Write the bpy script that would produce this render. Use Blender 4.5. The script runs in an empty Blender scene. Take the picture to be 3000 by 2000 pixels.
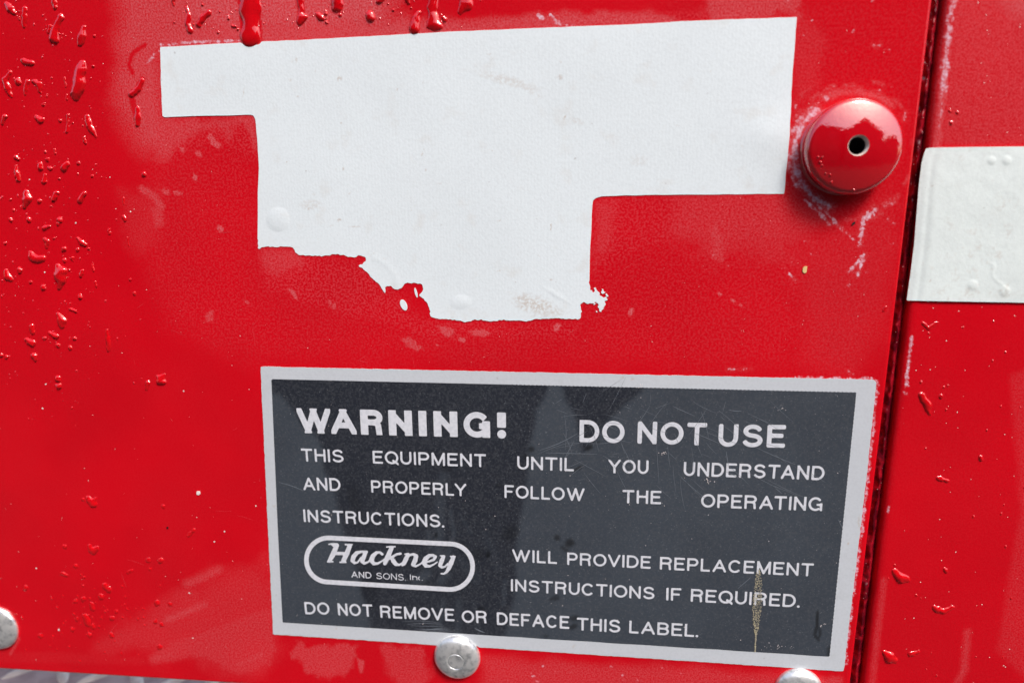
import bpy, math, random
import numpy as np
from mathutils import Matrix, Vector
random.seed(7)
S = bpy.context.scene
COL = S.collection

# ------------------------------------------------------------------ camera, world, sun, exposure
F_PX, DIST, ZC = 1800.0, 0.18, 1.10           # focal length in photo pixels, metres from the panel, height above ground
AXIS = (0.178500, -0.103000, -0.007700)       # how the panel's axes sit in the camera's frame
def _rot(a):
    a = np.array(a); t = np.linalg.norm(a); k = a / t
    K = np.array([[0, -k[2], k[1]], [k[2], 0, -k[0]], [-k[1], k[0], 0]])
    return np.eye(3) + math.sin(t) * K + (1 - math.cos(t)) * K @ K
RW = _rot(AXIS)                                # columns: panel x, panel up, panel normal in camera coordinates
cam_d = bpy.data.cameras.new("camera"); cam = bpy.data.objects.new("camera", cam_d); COL.objects.link(cam)
S.camera = cam
cam_d.sensor_width = 36.0; cam_d.lens = F_PX / 3000 * 36
cam_d.clip_start = 0.005; cam_d.clip_end = 400
M = Matrix.Identity(4)
for i in range(3):                             # camera axis i in panel frame -> world (x, -n, up)
    wx, wz, wn = RW[i, 0], RW[i, 1], RW[i, 2]
    M[0][i], M[1][i], M[2][i] = wx, -wn, wz
M[0][3], M[1][3], M[2][3] = 0, -DIST, ZC
cam.matrix_world = M
cam_d.dof.use_dof = True; cam_d.dof.focus_distance = 0.186; cam_d.dof.aperture_fstop = 7.0

SUN_EL, SUN_AZ = math.radians(52), math.radians(38)     # azimuth: to the right of straight out from the panel
W = bpy.data.worlds.new("World"); S.world = W; W.use_nodes = True
nt = W.node_tree; bg = nt.nodes["Background"]
sky = nt.nodes.new("ShaderNodeTexSky"); sky.sky_type = 'NISHITA'; sky.sun_disc = False
sky.sun_elevation = SUN_EL; sky.air_density = 1.0; sky.dust_density = 4.0; sky.ozone_density = 0.6
sun_dir = Vector((math.sin(SUN_AZ) * math.cos(SUN_EL), -math.cos(SUN_AZ) * math.cos(SUN_EL), math.sin(SUN_EL)))
sky.sun_rotation = math.atan2(sun_dir.x, sun_dir.y)
nt.links.new(sky.outputs[0], bg.inputs[0]); bg.inputs[1].default_value = 0.12
sl = bpy.data.lights.new("sun", 'SUN'); sl.energy = 1.5; sl.angle = math.radians(14); sl.color = (1.0, 0.975, 0.95)
so = bpy.data.objects.new("sun", sl); COL.objects.link(so)
so.rotation_euler = sun_dir.to_track_quat('Z', 'Y').to_euler()
S.view_settings.view_transform = 'Standard'; S.view_settings.look = 'None'
S.view_settings.gamma = 1.0; S.view_settings.exposure = 0.87
S.render.engine = 'CYCLES'; S.cycles.use_denoising = True; S.cycles.max_bounces = 10; S.cycles.sample_clamp_indirect = 0; S.cycles.blur_glossy = .4

# ------------------------------------------------------------------ helpers
def U(px, py, h=0.0):
    """photo pixel -> x, z on the plane lying h metres in front of the panel's face"""
    px = np.asarray(px, float); py = np.asarray(py, float)
    d = np.stack([px - 1500, 1000 - py, -F_PX * np.ones_like(px)], -1) @ RW
    t = (DIST - h) / (-d[..., 2])
    return d[..., 0] * t, ZC + d[..., 1] * t
def P3(px, py, h=0.0):
    x, z = U(px, py, h); return Vector((float(x), -h, float(z)))
def scale_at(px, py):
    a, b = P3(px - 5, py), P3(px + 5, py); return (b - a).length / 10
def hsh(i, j, s):
    n = (i * 374761393 + j * 668265263 + s * 982451653).astype(np.int64)
    n = (n ^ (n >> 13)) * 1274126177
    n = n & 0x7fffffff
    return ((n ^ (n >> 16)) & 0xffff) / 65535.0
def vnoise(x, y, s=0):
    x = np.asarray(x, float); y = np.asarray(y, float)
    i = np.floor(x).astype(np.int64); j = np.floor(y).astype(np.int64); u = x - i; v = y - j
    u = u * u * (3 - 2 * u); v = v * v * (3 - 2 * v)
    a, b, c, d = hsh(i, j, s), hsh(i + 1, j, s), hsh(i, j + 1, s), hsh(i + 1, j + 1, s)
    return (a * (1 - u) + b * u) * (1 - v) + (c * (1 - u) + d * u) * v
def fbm(x, y, s=0, o=3):
    r = 0; a = .5; k = 1
    for q in range(o): r = r + a * vnoise(x * k, y * k, s + q * 17); a *= .5; k *= 2.03
    return r / (1 - .5 ** o)
def sstep(a, b, x): t = np.clip((x - a) / (b - a), 0, 1); return t * t * (3 - 2 * t)
def poly_sdf(x, y, pts):
    P = np.array(pts, float); d = np.full(x.shape, 1e18); ins = np.zeros(x.shape, bool)
    for k in range(len(P)):
        a, b = P[k], P[(k + 1) % len(P)]; e = b - a
        wx, wy = x - a[0], y - a[1]
        t = np.clip((wx * e[0] + wy * e[1]) / max(e @ e, 1e-18), 0, 1)
        d = np.minimum(d, (wx - t * e[0]) ** 2 + (wy - t * e[1]) ** 2)
        c = (a[1] > y) != (b[1] > y)
        if abs(e[1]) > 1e-12: ins ^= c & (x < e[0] * (y - a[1]) / e[1] + a[0])
    d = np.sqrt(d); return np.where(ins, -d, d)
def seg_sdf(x, y, a, b, ra, rb=None):
    rb = ra if rb is None else rb
    ex, ey = b[0] - a[0], b[1] - a[1]
    t = np.clip(((x - a[0]) * ex + (y - a[1]) * ey) / max(ex * ex + ey * ey, 1e-18), 0, 1)
    return np.hypot(x - a[0] - t * ex, y - a[1] - t * ey) - (ra + (rb - ra) * t)
def flat_seg(x, y, a, b, hw, fa, fb):
    L = math.hypot(b[0] - a[0], b[1] - a[1]); ex, ey = (b[0] - a[0]) / L, (b[1] - a[1]) / L
    t = (x - a[0]) * ex + (y - a[1]) * ey; n = np.abs(-(x - a[0]) * ey + (y - a[1]) * ex)
    q = n - hw
    lo, hi = -t, t - L
    def side(o, flat):
        if flat: return np.where((o > 0) & (q > 0), np.hypot(np.maximum(o, 0), np.maximum(q, 0)), np.maximum(o, q))
        return np.where(o > 0, np.hypot(o, n) - hw, np.maximum(q, -1e9))
    return np.maximum(side(lo, fa), side(hi, fb))

def new_mat(name):
    m = bpy.data.materials.new(name); m.use_nodes = True
    return m, m.node_tree.nodes, m.node_tree.links, m.node_tree.nodes["Principled BSDF"]
def mesh_np(name, co, faces, mat=None, parent=None, smooth=True, attrs=None, quads=None):
    me = bpy.data.meshes.new(name)
    if quads is not None:
        n = len(quads); me.vertices.add(len(co)); me.vertices.foreach_set("co", np.asarray(co, np.float32).ravel())
        me.loops.add(n * 4); me.loops.foreach_set("vertex_index", np.asarray(quads, np.int32).ravel())
        me.polygons.add(n); me.polygons.foreach_set("loop_start", np.arange(0, n * 4, 4, dtype=np.int32))
        me.update(calc_edges=True)
    else:
        me.from_pydata([tuple(c) for c in co], [], faces); me.update()
    me.validate()
    if attrs:
        for k, v in attrs.items():
            a = me.attributes.new(k, 'FLOAT', 'POINT'); a.data.foreach_set("value", np.asarray(v, np.float32))
    if smooth: me.polygons.foreach_set("use_smooth", [True] * len(me.polygons))
    if mat: me.materials.append(mat)
    o = bpy.data.objects.new(name, me); COL.objects.link(o)
    if parent: put_under(o, parent)
    return o
def put_under(o, parent):
    o.parent = parent
    o.matrix_parent_inverse = parent.matrix_basis.inverted()
def empty(name, loc):
    o = bpy.data.objects.new(name, None); o.empty_display_size = .01; COL.objects.link(o); o.location = loc; return o
def tag(o, label=None, cat=None, group=None, kind=None):
    for k, v in (("label", label), ("category", cat), ("group", group), ("kind", kind)):
        if v: o[k] = v
    return o
def march(F, skirt=True):
    """marching squares on node values F[j, i] (negative inside): verts (i, j), faces, rim segments"""
    ny, nx = F.shape; vid = {}; V = []; faces = []; rim = []
    ins = F < 0
    def vert(key, x, y):
        k = vid.get(key)
        if k is None: k = vid[key] = len(V); V.append((x, y))
        return k
    cnt = ins[:-1, :-1].astype(int) + ins[1:, :-1] + ins[:-1, 1:] + ins[1:, 1:]
    for j, i in zip(*np.nonzero(cnt)):
        cs = ((i, j), (i + 1, j), (i + 1, j + 1), (i, j + 1)); poly = []; cross = []
        for k in range(4):
            a, b = cs[k], cs[(k + 1) % 4]; fa, fb = F[a[1], a[0]], F[b[1], b[0]]
            if fa < 0: poly.append(vert(a, a[0], a[1]))
            if (fa < 0) != (fb < 0):
                key = (a, b) if a < b else (b, a); p, q = key
                fp, fq = F[p[1], p[0]], F[q[1], q[0]]; t = min(max(fp / (fp - fq), 1e-3), 1 - 1e-3)
                c = vert(key, p[0] + (q[0] - p[0]) * t, p[1] + (q[1] - p[1]) * t)
                poly.append(c); cross.append((len(poly) - 1, fa < 0))
        faces.append(tuple(poly))
        for n_, (pi, leaving) in enumerate(cross):
            if leaving: rim.append((poly[pi], poly[(pi + 1) % len(poly)]))
    return np.array(V, float), faces, rim

def sheet(name, x0, y0, x1, y1, cell, sdf, h, thick, mat, parent=None, height=None, attrs=None, base=None):
    """a thin sheet cut to sdf (in photo pixels), lying h..h+thick in front of the panel"""
    xs = np.arange(x0, x1 + cell, cell); ys = np.arange(y0, y1 + cell, cell)
    X, Y = np.meshgrid(xs, ys); F = sdf(X, Y)
    V, faces, rim = march(F)
    px = x0 + V[:, 0] * cell; py = y0 + V[:, 1] * cell
    b = base(px, py) if base else np.zeros(len(px))
    H = h + thick + b + (height(px, py) if height else 0)
    wx, wz = U(px, py, h)
    co = np.stack([wx, -H, wz], -1)
    n = len(co); fl = [f[::-1] for f in faces]
    if rim:
        rv = sorted({a for r in rim for a in r}); mp = {}
        top = co[rv]; bot = top.copy(); bot[:, 1] = -(h - 0.00005 + b[rv])
        for q, a in enumerate(rv): mp[a] = q
        co = np.concatenate([co, top, bot]); m = len(rv)
        for a, c in rim: fl.append((n + mp[a], n + mp[c], n + m + mp[c], n + m + mp[a]))
    at = None
    if attrs:
        at = {}
        for k, fn in attrs.items():
            v = fn(px, py)
            if rim: v = np.concatenate([v, v[rv], v[rv]])
            at[k] = v
    return mesh_np(name, co, fl, mat, parent, True, at)

def lathe(prof, n=64):
    """profile [(radius, height)] -> verts around +height axis (pointing out of the panel, -y)"""
    co = []; fs = []
    for r, h in prof:
        for k in range(n):
            a = 2 * math.pi * k / n; co.append((r * math.cos(a), -h, r * math.sin(a)))
    for i in range(len(prof) - 1):
        for k in range(n):
            a, b = i * n + k, i * n + (k + 1) % n; fs.append((a, b, b + n, a + n))
    return co, fs
def lathe_obj(name, prof, mat, loc, parent=None, n=64, cap=True):
    co, fs = lathe(prof, n)
    if cap: co.append((0, -prof[-1][1], 0)); k0 = (len(prof) - 1) * n; fs += [(k0 + k, k0 + (k + 1) % n, len(co) - 1) for k in range(n)]
    o = mesh_np(name, co, fs, mat); o.location = loc
    if parent: put_under(o, parent)
    return o

# ------------------------------------------------------------------ materials
def attr(nodes, name):
    a = nodes.new("ShaderNodeAttribute"); a.attribute_name = name; return a.outputs["Fac"]
def noise(nodes, links, scale, detail=2, vec=None, rough=.5):
    n = nodes.new("ShaderNodeTexNoise"); n.inputs["Scale"].default_value = scale
    n.inputs["Detail"].default_value = detail; n.inputs["Roughness"].default_value = rough
    if vec is not None: links.new(vec, n.inputs["Vector"])
    return n.outputs["Fac"]
def mth(nodes, links, op, a, b=None, clamp=False):
    m = nodes.new("ShaderNodeMath"); m.operation = op; m.use_clamp = clamp
    for k, v in enumerate((a, b)):
        if v is None: continue
        if isinstance(v, (int, float)): m.inputs[k].default_value = v
        else: links.new(v, m.inputs[k])
    return m.outputs[0]
def mixc(nodes, links, f, a, b):
    m = nodes.new("ShaderNodeMix"); m.data_type = 'RGBA'
    for k, v in ((0, f), (6, a), (7, b)):
        if isinstance(v, (int, float)): m.inputs[k].default_value = v
        elif isinstance(v, tuple): m.inputs[k].default_value = (*v, 1)
        else: links.new(v, m.inputs[k])
    return m.outputs[2]
def ramp(nodes, links, f, a, b):
    r = nodes.new("ShaderNodeMapRange"); r.inputs[1].default_value = a; r.inputs[2].default_value = b
    r.interpolation_type = 'SMOOTHSTEP'; links.new(f, r.inputs[0]); return r.outputs[0]
def bump(nodes, links, h, dist, strength=1.0, prev=None):
    b = nodes.new("ShaderNodeBump"); b.inputs["Distance"].default_value = dist; b.inputs["Strength"].default_value = strength
    links.new(h, b.inputs["Height"])
    if prev is not None: links.new(prev, b.inputs["Normal"])
    return b.outputs[0]

def paint(name, rough=.14, use_attr=True, red=(.62, .0003, .0075), ior=1.38, coat=0.0):
    m, N, L, B = new_mat(name)
    tc = N.new("ShaderNodeTexCoord").outputs["Object"]
    grain = noise(N, L, 1500, 2, tc); big = noise(N, L, 22, 3, tc); mid = noise(N, L, 260, 3, tc)
    fine = noise(N, L, 3200, 2, tc, .7)
    col = mixc(N, L, ramp(N, L, big, .3, .7), red, (red[0] * .88, red[1], red[2] * .9))
    col = mixc(N, L, mth(N, L, 'MULTIPLY', ramp(N, L, fine, .42, .68), .13), col, (.8, .012, .025))
    if use_attr:
        film_sheen, chalk, peel_glint = attr(N, "film_sheen"), attr(N, "chalk"), attr(N, "peel_glint")
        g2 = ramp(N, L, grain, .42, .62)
        # sky speckle caught by the bumpy paint, painted into the colour
        sp = mth(N, L, 'MULTIPLY', g2, mth(N, L, 'MULTIPLY', peel_glint, .42))
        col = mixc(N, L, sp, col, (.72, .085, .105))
        ff = mth(N, L, 'MULTIPLY', film_sheen, mth(N, L, 'ADD', .12, mth(N, L, 'MULTIPLY', ramp(N, L, noise(N, L, 2000, 3, tc, .7), .38, .62), 1.0)), True)
        col = mixc(N, L, ff, col, (.64, .125, .14))  # dry marks and painted sky reflection share this pale mix
        ch = mth(N, L, 'ADD', chalk, mth(N, L, 'MULTIPLY', mth(N, L, 'SUBTRACT', noise(N, L, 620, 4, tc, .65), .5), 2.6))
        ch = mth(N, L, 'MULTIPLY', ramp(N, L, ch, .25, .95), ramp(N, L, chalk, .02, .2))
        ch = mth(N, L, 'MULTIPLY', ch, mth(N, L, 'ADD', .35, mth(N, L, 'MULTIPLY', ramp(N, L, grain, .35, .6), .55)))
        col = mixc(N, L, ch, col, (.76, .55, .66))
        r = mth(N, L, 'ADD', rough, mth(N, L, 'MULTIPLY', film_sheen, .25)); r = mth(N, L, 'ADD', r, mth(N, L, 'MULTIPLY', ch, .5), True)
        L.new(r, B.inputs["Roughness"])
    else: B.inputs["Roughness"].default_value = rough
    nb = bump(N, L, noise(N, L, 900, 2, tc), .00004, 1)
    nb = bump(N, L, noise(N, L, 60, 2, tc), .0004, .35, nb)
    L.new(nb, B.inputs["Normal"]); L.new(col, B.inputs["Base Color"])
    B.inputs["IOR"].default_value = ior; B.inputs["Coat Weight"].default_value = coat
    B.inputs["Coat Roughness"].default_value = .03
    return m
M_RED = paint("red_panel_paint")
M_RED2 = paint("red_body_paint", rough=.2)
M_KNOB = paint("red_knob_paint", rough=.045, use_attr=False, ior=2.15, coat=1.0)

def sticker_mat(name, colr, dirt, weave=0.0, rough=.42, crumple=0.0):
    m, N, L, B = new_mat(name)
    tc = N.new("ShaderNodeTexCoord").outputs["Object"]
    big = noise(N, L, 26, 4, tc); gr = noise(N, L, 1300, 2, tc); mid = noise(N, L, 140, 4, tc); sp = noise(N, L, 420, 2, tc)
    col = mixc(N, L, mth(N, L, 'MULTIPLY', ramp(N, L, big, .35, .75), .35), colr, tuple(c * .90 for c in colr))
    col = mixc(N, L, mth(N, L, 'MULTIPLY', ramp(N, L, gr, .4, .68), .16), col, tuple(c * .72 for c in colr))
    col = mixc(N, L, mth(N, L, 'MULTIPLY', ramp(N, L, mid, .56, .76), .34), col, dirt)
    col = mixc(N, L, mth(N, L, 'MULTIPLY', ramp(N, L, sp, .72, .78), .35), col, (.28, .25, .24))
    st = attr(N, "stain"); stn = mth(N, L, 'MULTIPLY', st, ramp(N, L, gr, .3, .62))
    col = mixc(N, L, stn, col, (.50, .40, .32))
    L.new(col, B.inputs["Base Color"]); B.inputs["Roughness"].default_value = rough
    nb = bump(N, L, gr, .00005, .6)
    if weave:
        wv = N.new("ShaderNodeTexWave"); wv.inputs["Scale"].default_value = 330; wv.inputs["Distortion"].default_value = .6
        L.new(tc, wv.inputs["Vector"]); nb = bump(N, L, wv.outputs["Fac"], .00003, weave, nb)
    if crumple: nb = bump(N, L, noise(N, L, 110, 4, tc), .0006, crumple, nb)
    L.new(nb, B.inputs["Normal"]); return m
M_STICK = sticker_mat("white_vinyl", (.78, .845, .875), (.66, .65, .62), weave=.1)
M_TAPE = sticker_mat("white_tape", (.78, .85, .835), (.66, .68, .65), rough=.5, crumple=.22)
M_SILVER = sticker_mat("silver_border", (.575, .605, .645), (.47, .49, .51), weave=0, rough=.36)

def simple(name, colr, rough=.5, metal=0.0, ior=1.45):
    m, N, L, B = new_mat(name)
    B.inputs["Base Color"].default_value = (*colr, 1); B.inputs["Roughness"].default_value = rough
    B.inputs["Metallic"].default_value = metal; B.inputs["IOR"].default_value = ior
    return m
def mottled(name, c0, c1, scale, rough=.5, metal=0.0, lo=.4, hi=.65, bmp=0.0, detail=4):
    m, N, L, B = new_mat(name); tc = N.new("ShaderNodeTexCoord").outputs["Object"]
    n = noise(N, L, scale, detail, tc)
    L.new(mixc(N, L, ramp(N, L, n, lo, hi), c0, c1), B.inputs["Base Color"])
    B.inputs["Roughness"].default_value = rough; B.inputs["Metallic"].default_value = metal
    if bmp: L.new(bump(N, L, n, bmp, .8), B.inputs["Normal"])
    return m
M_TEXT = mottled("pale_print", (.68, .69, .74), (.60, .62, .67), 900, .42)
M_ALU = mottled("weathered_aluminium", (.93, .93, .92), (.36, .38, .40), 420, .31, .7, .42, .78, .00006, 5)
M_BLACK = simple("black_hole", (.003, .003, .004), .6)
M_BARE = mottled("bare_primer", (.62, .50, .44), (.75, .70, .66), 600, .5)
M_SEAL = mottled("dark_sealant", (.36, .006, .016), (.10, .002, .008), 300, .2, 0, .35, .6, .0002)
M_CHIP = simple("pale_flake", (.80, .70, .68), .6)
M_SEED = simple("yellow_flake", (.75, .52, .22), .6)
M_GRIT = simple("sealant_grit", (.50, .22, .22), .6)
M_DUST = simple("white_dust", (.82, .74, .72), .6)
M_GOLD = mottled("worn_metal_fleck", (.62, .55, .36), (.32, .30, .26), 2500, .45, .3)
M_SCR = simple("fine_scratch", (.17, .19, .22), .5)
M_PLATE = mottled("grey_tread_plate", (.36, .27, .25), (.50, .39, .36), 90, .85, .0)
M_LUG = mottled("worn_tread_lug", (.80, .72, .62), (.62, .55, .48), 200, .7, .0)
def label_mat():
    m, N, L, B = new_mat("charcoal_print"); tc = N.new("ShaderNodeTexCoord").outputs["Object"]
    gr = noise(N, L, 2600, 1, tc); f2 = noise(N, L, 1400, 2, tc); big = noise(N, L, 30, 4, tc)
    film_sheen, sm = attr(N, "film_sheen"), attr(N, "smudge")
    dark = (.016, .018, .026); light = (.044, .055, .071)
    col = mixc(N, L, mth(N, L, 'MULTIPLY', film_sheen, mth(N, L, 'ADD', .8, mth(N, L, 'MULTIPLY', ramp(N, L, big, .3, .7), .25)), True), dark, light)  # the label's mirrored zones are mixed into the base colour
    col = mixc(N, L, mth(N, L, 'MULTIPLY', ramp(N, L, f2, .4, .7), .35), col, (.085, .09, .10))
    col = mixc(N, L, mth(N, L, 'MULTIPLY', ramp(N, L, gr, .66, .78), .5), col, (.20, .22, .24))
    col = mixc(N, L, sm, col, (.008, .009, .011))
    L.new(col, B.inputs["Base Color"])
    L.new(mth(N, L, 'ADD', .28, mth(N, L, 'MULTIPLY', film_sheen, .25)), B.inputs["Roughness"])
    nb = bump(N, L, gr, .00002, .5); nb = bump(N, L, noise(N, L, 70, 2, tc), .0003, .3, nb); L.new(nb, B.inputs["Normal"])
    return m
M_LABEL = label_mat()
def water_mat():
    m, N, L, B = new_mat("red_tinted_water")
    # light gathered from the paint below is put into the water's red base colour
    tc = N.new("ShaderNodeTexCoord").outputs["Object"]
    L.new(mixc(N, L, noise(N, L, 500, 2, tc), (.80, .004, .010), (.66, .001, .006)), B.inputs["Base Color"]); B.inputs["Roughness"].default_value = 0.05
    B.inputs["IOR"].default_value = 1.5; B.inputs["Transmission Weight"].default_value = .18
    B.inputs["Coat Weight"].default_value = 1.0; B.inputs["Coat Roughness"].default_value = 0.0; B.inputs["Coat IOR"].default_value = 1.45
    return m
M_WATER = water_mat()

# ------------------------------------------------------------------ stain and painted-sheen brushes, evaluated in photo pixels
def brush(arr, px, py, x0, y0, x1, y1, fn, op='max'):
    s = (px >= x0) & (px <= x1) & (py >= y0) & (py <= y1)
    if not s.any(): return
    v = fn(px[s], py[s]); a = arr[s]
    arr[s] = np.maximum(a, v) if op == 'max' else (a * (1 - v) if op == 'cut' else a + v)
def b_poly(arr, px, py, pts, val, soft, rag=0, rs=25, op='max', seed=0):
    P = np.array(pts, float); m = soft + rag + 5
    def fn(x, y):
        d = poly_sdf(x, y, pts)
        if rag: d = d + (fbm(x / rs, y / rs, seed, 3) - .5) * 2 * rag
        return val * (1 - sstep(-soft, soft, d))
    brush(arr, px, py, P[:, 0].min() - m, P[:, 1].min() - m, P[:, 0].max() + m, P[:, 1].max() + m, fn, op)
def b_ell(arr, px, py, cx, cy, rx, ry, ang, val, soft=.4, rag=0, op='max', seed=0):
    R = max(rx, ry) * (1 + soft) + 6; c, s_ = math.cos(math.radians(ang)), math.sin(math.radians(ang))
    def fn(x, y):
        u = ((x - cx) * c + (y - cy) * s_) / rx; v = (-(x - cx) * s_ + (y - cy) * c) / ry
        d = np.hypot(u, v)
        if rag: d = d + (fbm(x / 9, y / 9, seed, 3) - .5) * 2 * rag
        return val * (1 - sstep(1 - soft, 1 + soft, d))
    brush(arr, px, py, cx - R, cy - R, cx + R, cy + R, fn, op)
def b_line(arr, px, py, pts, r, val, soft=2, rag=0, rs=8, op='max', seed=0):
    P = np.array(pts, float); m = r + soft + rag + 4
    def fn(x, y):
        d = np.full(x.shape, 1e9)
        for a, b in zip(pts[:-1], pts[1:]): d = np.minimum(d, seg_sdf(x, y, a, b, r))
        if rag: d = d + (fbm(x / rs, y / rs, seed, 3) - .5) * 2 * rag
        return val * (1 - sstep(-soft, soft, d))
    brush(arr, px, py, P[:, 0].min() - m, P[:, 1].min() - m, P[:, 0].max() + m, P[:, 1].max() + m, fn, op)

# where the water drops lie: chains of (x, y, radius) in photo pixels
NAMED = [
 ([(240, 183, 8), (236, 205, 15), (231, 240, 19), (225, 272, 17), (222, 288, 9)], "largest water drop in the upper left, a long upright streak"),
 ([(178, 50, 9), (166, 75, 9), (160, 95, 12), (160, 113, 14)], "hooked water drop left of the longest upright streak, near the top"),
 ([(244, 80, 6), (240, 106, 13), (235, 132, 7)], "slim leaf shaped water drop just above the longest streak"),
 ([(19, 12, 6), (32, 28, 10), (46, 40, 6)], "slanting water drop in the top left corner"),
 ([(73, 27, 7), (71, 50, 8), (70, 78, 5)], "thin upright water drop beside the slanting corner drop"),
 ([(158, -4, 8), (162, 22, 7)], "water drop cut by the top edge above the hooked drop"),
 ([(66, 178, 7), (76, 184, 8), (92, 186, 9)], "two-lobed water drop above the round bead at the far left"),
 ([(53, 238, 9.5)], "round glinting water bead at the far left"),
 ([(31, 213, 6), (16, 234, 9), (23, 262, 9), (34, 284, 4)], "bent water drop touching the left edge of the picture"),
 ([(80, 240, 7), (76, 258, 6), (74, 276, 4)], "tapering water drop right of the round bead"),
 ([(98, 238, 6), (114, 248, 9), (118, 270, 5)], "three-cornered water drop below the two-lobed drop"),
 ([(255, 341, 6), (262, 366, 9), (272, 386, 8), (281, 400, 5)], "curved water drop with a bright rim, left of the sticker's lower arm"),
 ([(108, 343, 7), (119, 353, 10), (126, 350, 6)], "water drop level with the sticker's left corner, with a dark underside"),
 ([(199, 338, 5), (199, 362, 3.2), (197, 386, 5)], "dumbbell shaped thin water drop left of the curved drop"),
 ([(168, 776, 8), (178, 800, 19), (180, 815, 18), (177, 838, 9)], "biggest pear shaped water drop, left of the torn edge"),
 ([(88, 738, 5), (95, 752, 10), (108, 760, 11), (124, 757, 9)], "boot shaped water drop up and left of the pear shaped drop"),
 ([(18, 792, 6), (23, 812, 10), (31, 820, 7)], "water drop at the left edge beside the pear shaped drop"),
 ([(79, 562, 7), (78, 585, 15), (75, 604, 8)], "wide teardrop of water halfway up the left side"),
 ([(172, 922, 8), (181, 938, 13), (183, 956, 7)], "knobbly water drop below the pear shaped drop"),
 ([(314, 966, 4), (317, 1000, 7), (318, 1026, 5)], "lone upright sliver of water midway down the left side"),
 ([(459, 1100, 4), (472, 1112, 14), (484, 1098, 4)], "bright star shaped water drop left of the warning label's top corner"),
 ([(433, 1120, 7), (430, 1138, 5)], "small water drop just left of the star shaped drop"),
 ([(403, 318, 7), (404, 345, 9), (403, 366, 7)], "slim water drop below the white sticker's left end"),
 ([(417, 234, 6), (405, 262, 8), (386, 276, 9)], "bent clear streak of water left of the sticker's end"),
 ([(728, -40, 34), (731, 8, 31), (733, 45, 25), (735, 80, 23), (737, 106, 25)], "broad run of water reaching down onto the top edge of the white sticker"),
 ([(546, 20, 4), (554, 43, 7), (549, 68, 8), (558, 92, 8)], "wriggling water drop above the sticker's left end"),
 ([(611, 37, 9), (595, 53, 9), (582, 72, 9)], "slanting water drop left of the broad run"),
 ([(878, -20, 9), (882, 25, 7), (882, 40, 8), (886, 52, 13), (880, 64, 10)], "narrow run of water with a swollen tip, right of the broad run"),
 ([(988, -20, 19), (988, 10, 17), (987, 22, 14)], "rounded run of water cut by the top edge above the sticker"),
 ([(933, 43, 8), (941, 53, 10)], "water bead between the swollen run and the rounded run"),
 ([(1084, 47, 14)], "single round water bead alone above the middle of the sticker"),
 ([(1226, 38, 9), (1214, 66, 14), (1214, 84, 16)], "dark club shaped water run touching the sticker's top edge"),
 ([(1267, -20, 13), (1267, 40, 13), (1275, 72, 21)], "long water run with a heavy foot just right of the club shaped run"),
 ([(1366, -18, 14), (1368, 15, 20), (1350, 38, 9)], "triangular water drop furthest right along the top edge"),
 ([(1367, 22, 20), (1385, 36, 8)], None),
 ([(2700, 1158, 9), (2716, 1185, 12), (2722, 1212, 6)], "soft water drop on the right panel beside the label's top corner"),
 ([(2620, 1674, 9), (2640, 1692, 15), (2660, 1696, 8)], "angular water drop on the right panel low beside the seam"),
 ([(2592, 1915, 9), (2606, 1925, 16), (2622, 1935, 8)], "glinting water drop on the right panel near the bottom edge"),
]
SMALL_TOP = [[(593, 15, 4)], [(643, 35, 3)], [(669, 46, 3), (670, 56, 4)], [(640, 95, 4)], [(680, 76, 4), (690, 79, 4)], [(697, 86, 4)], [(954, 32, 4), (955, 42, 5)], [(955, 55, 3)], [(956, 65, 5)], [(996, 44, 5)], [(1152, 30, 4)],
 [(1299, 52, 5), (1304, 60, 6)], [(1195, -2, 8), (1198, 10, 5)], [(1204, 24, 3)], [(509, 0, 6), (508, 16, 3)], [(510, 66, 3)], [(1137, 12, 3)], [(757, 75, 3)], [(277, 106, 4)], [(273, 195, 4)], [(567, 72, 3)], [(1110, 5, 7), (1120, -5, 9)]]
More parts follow.
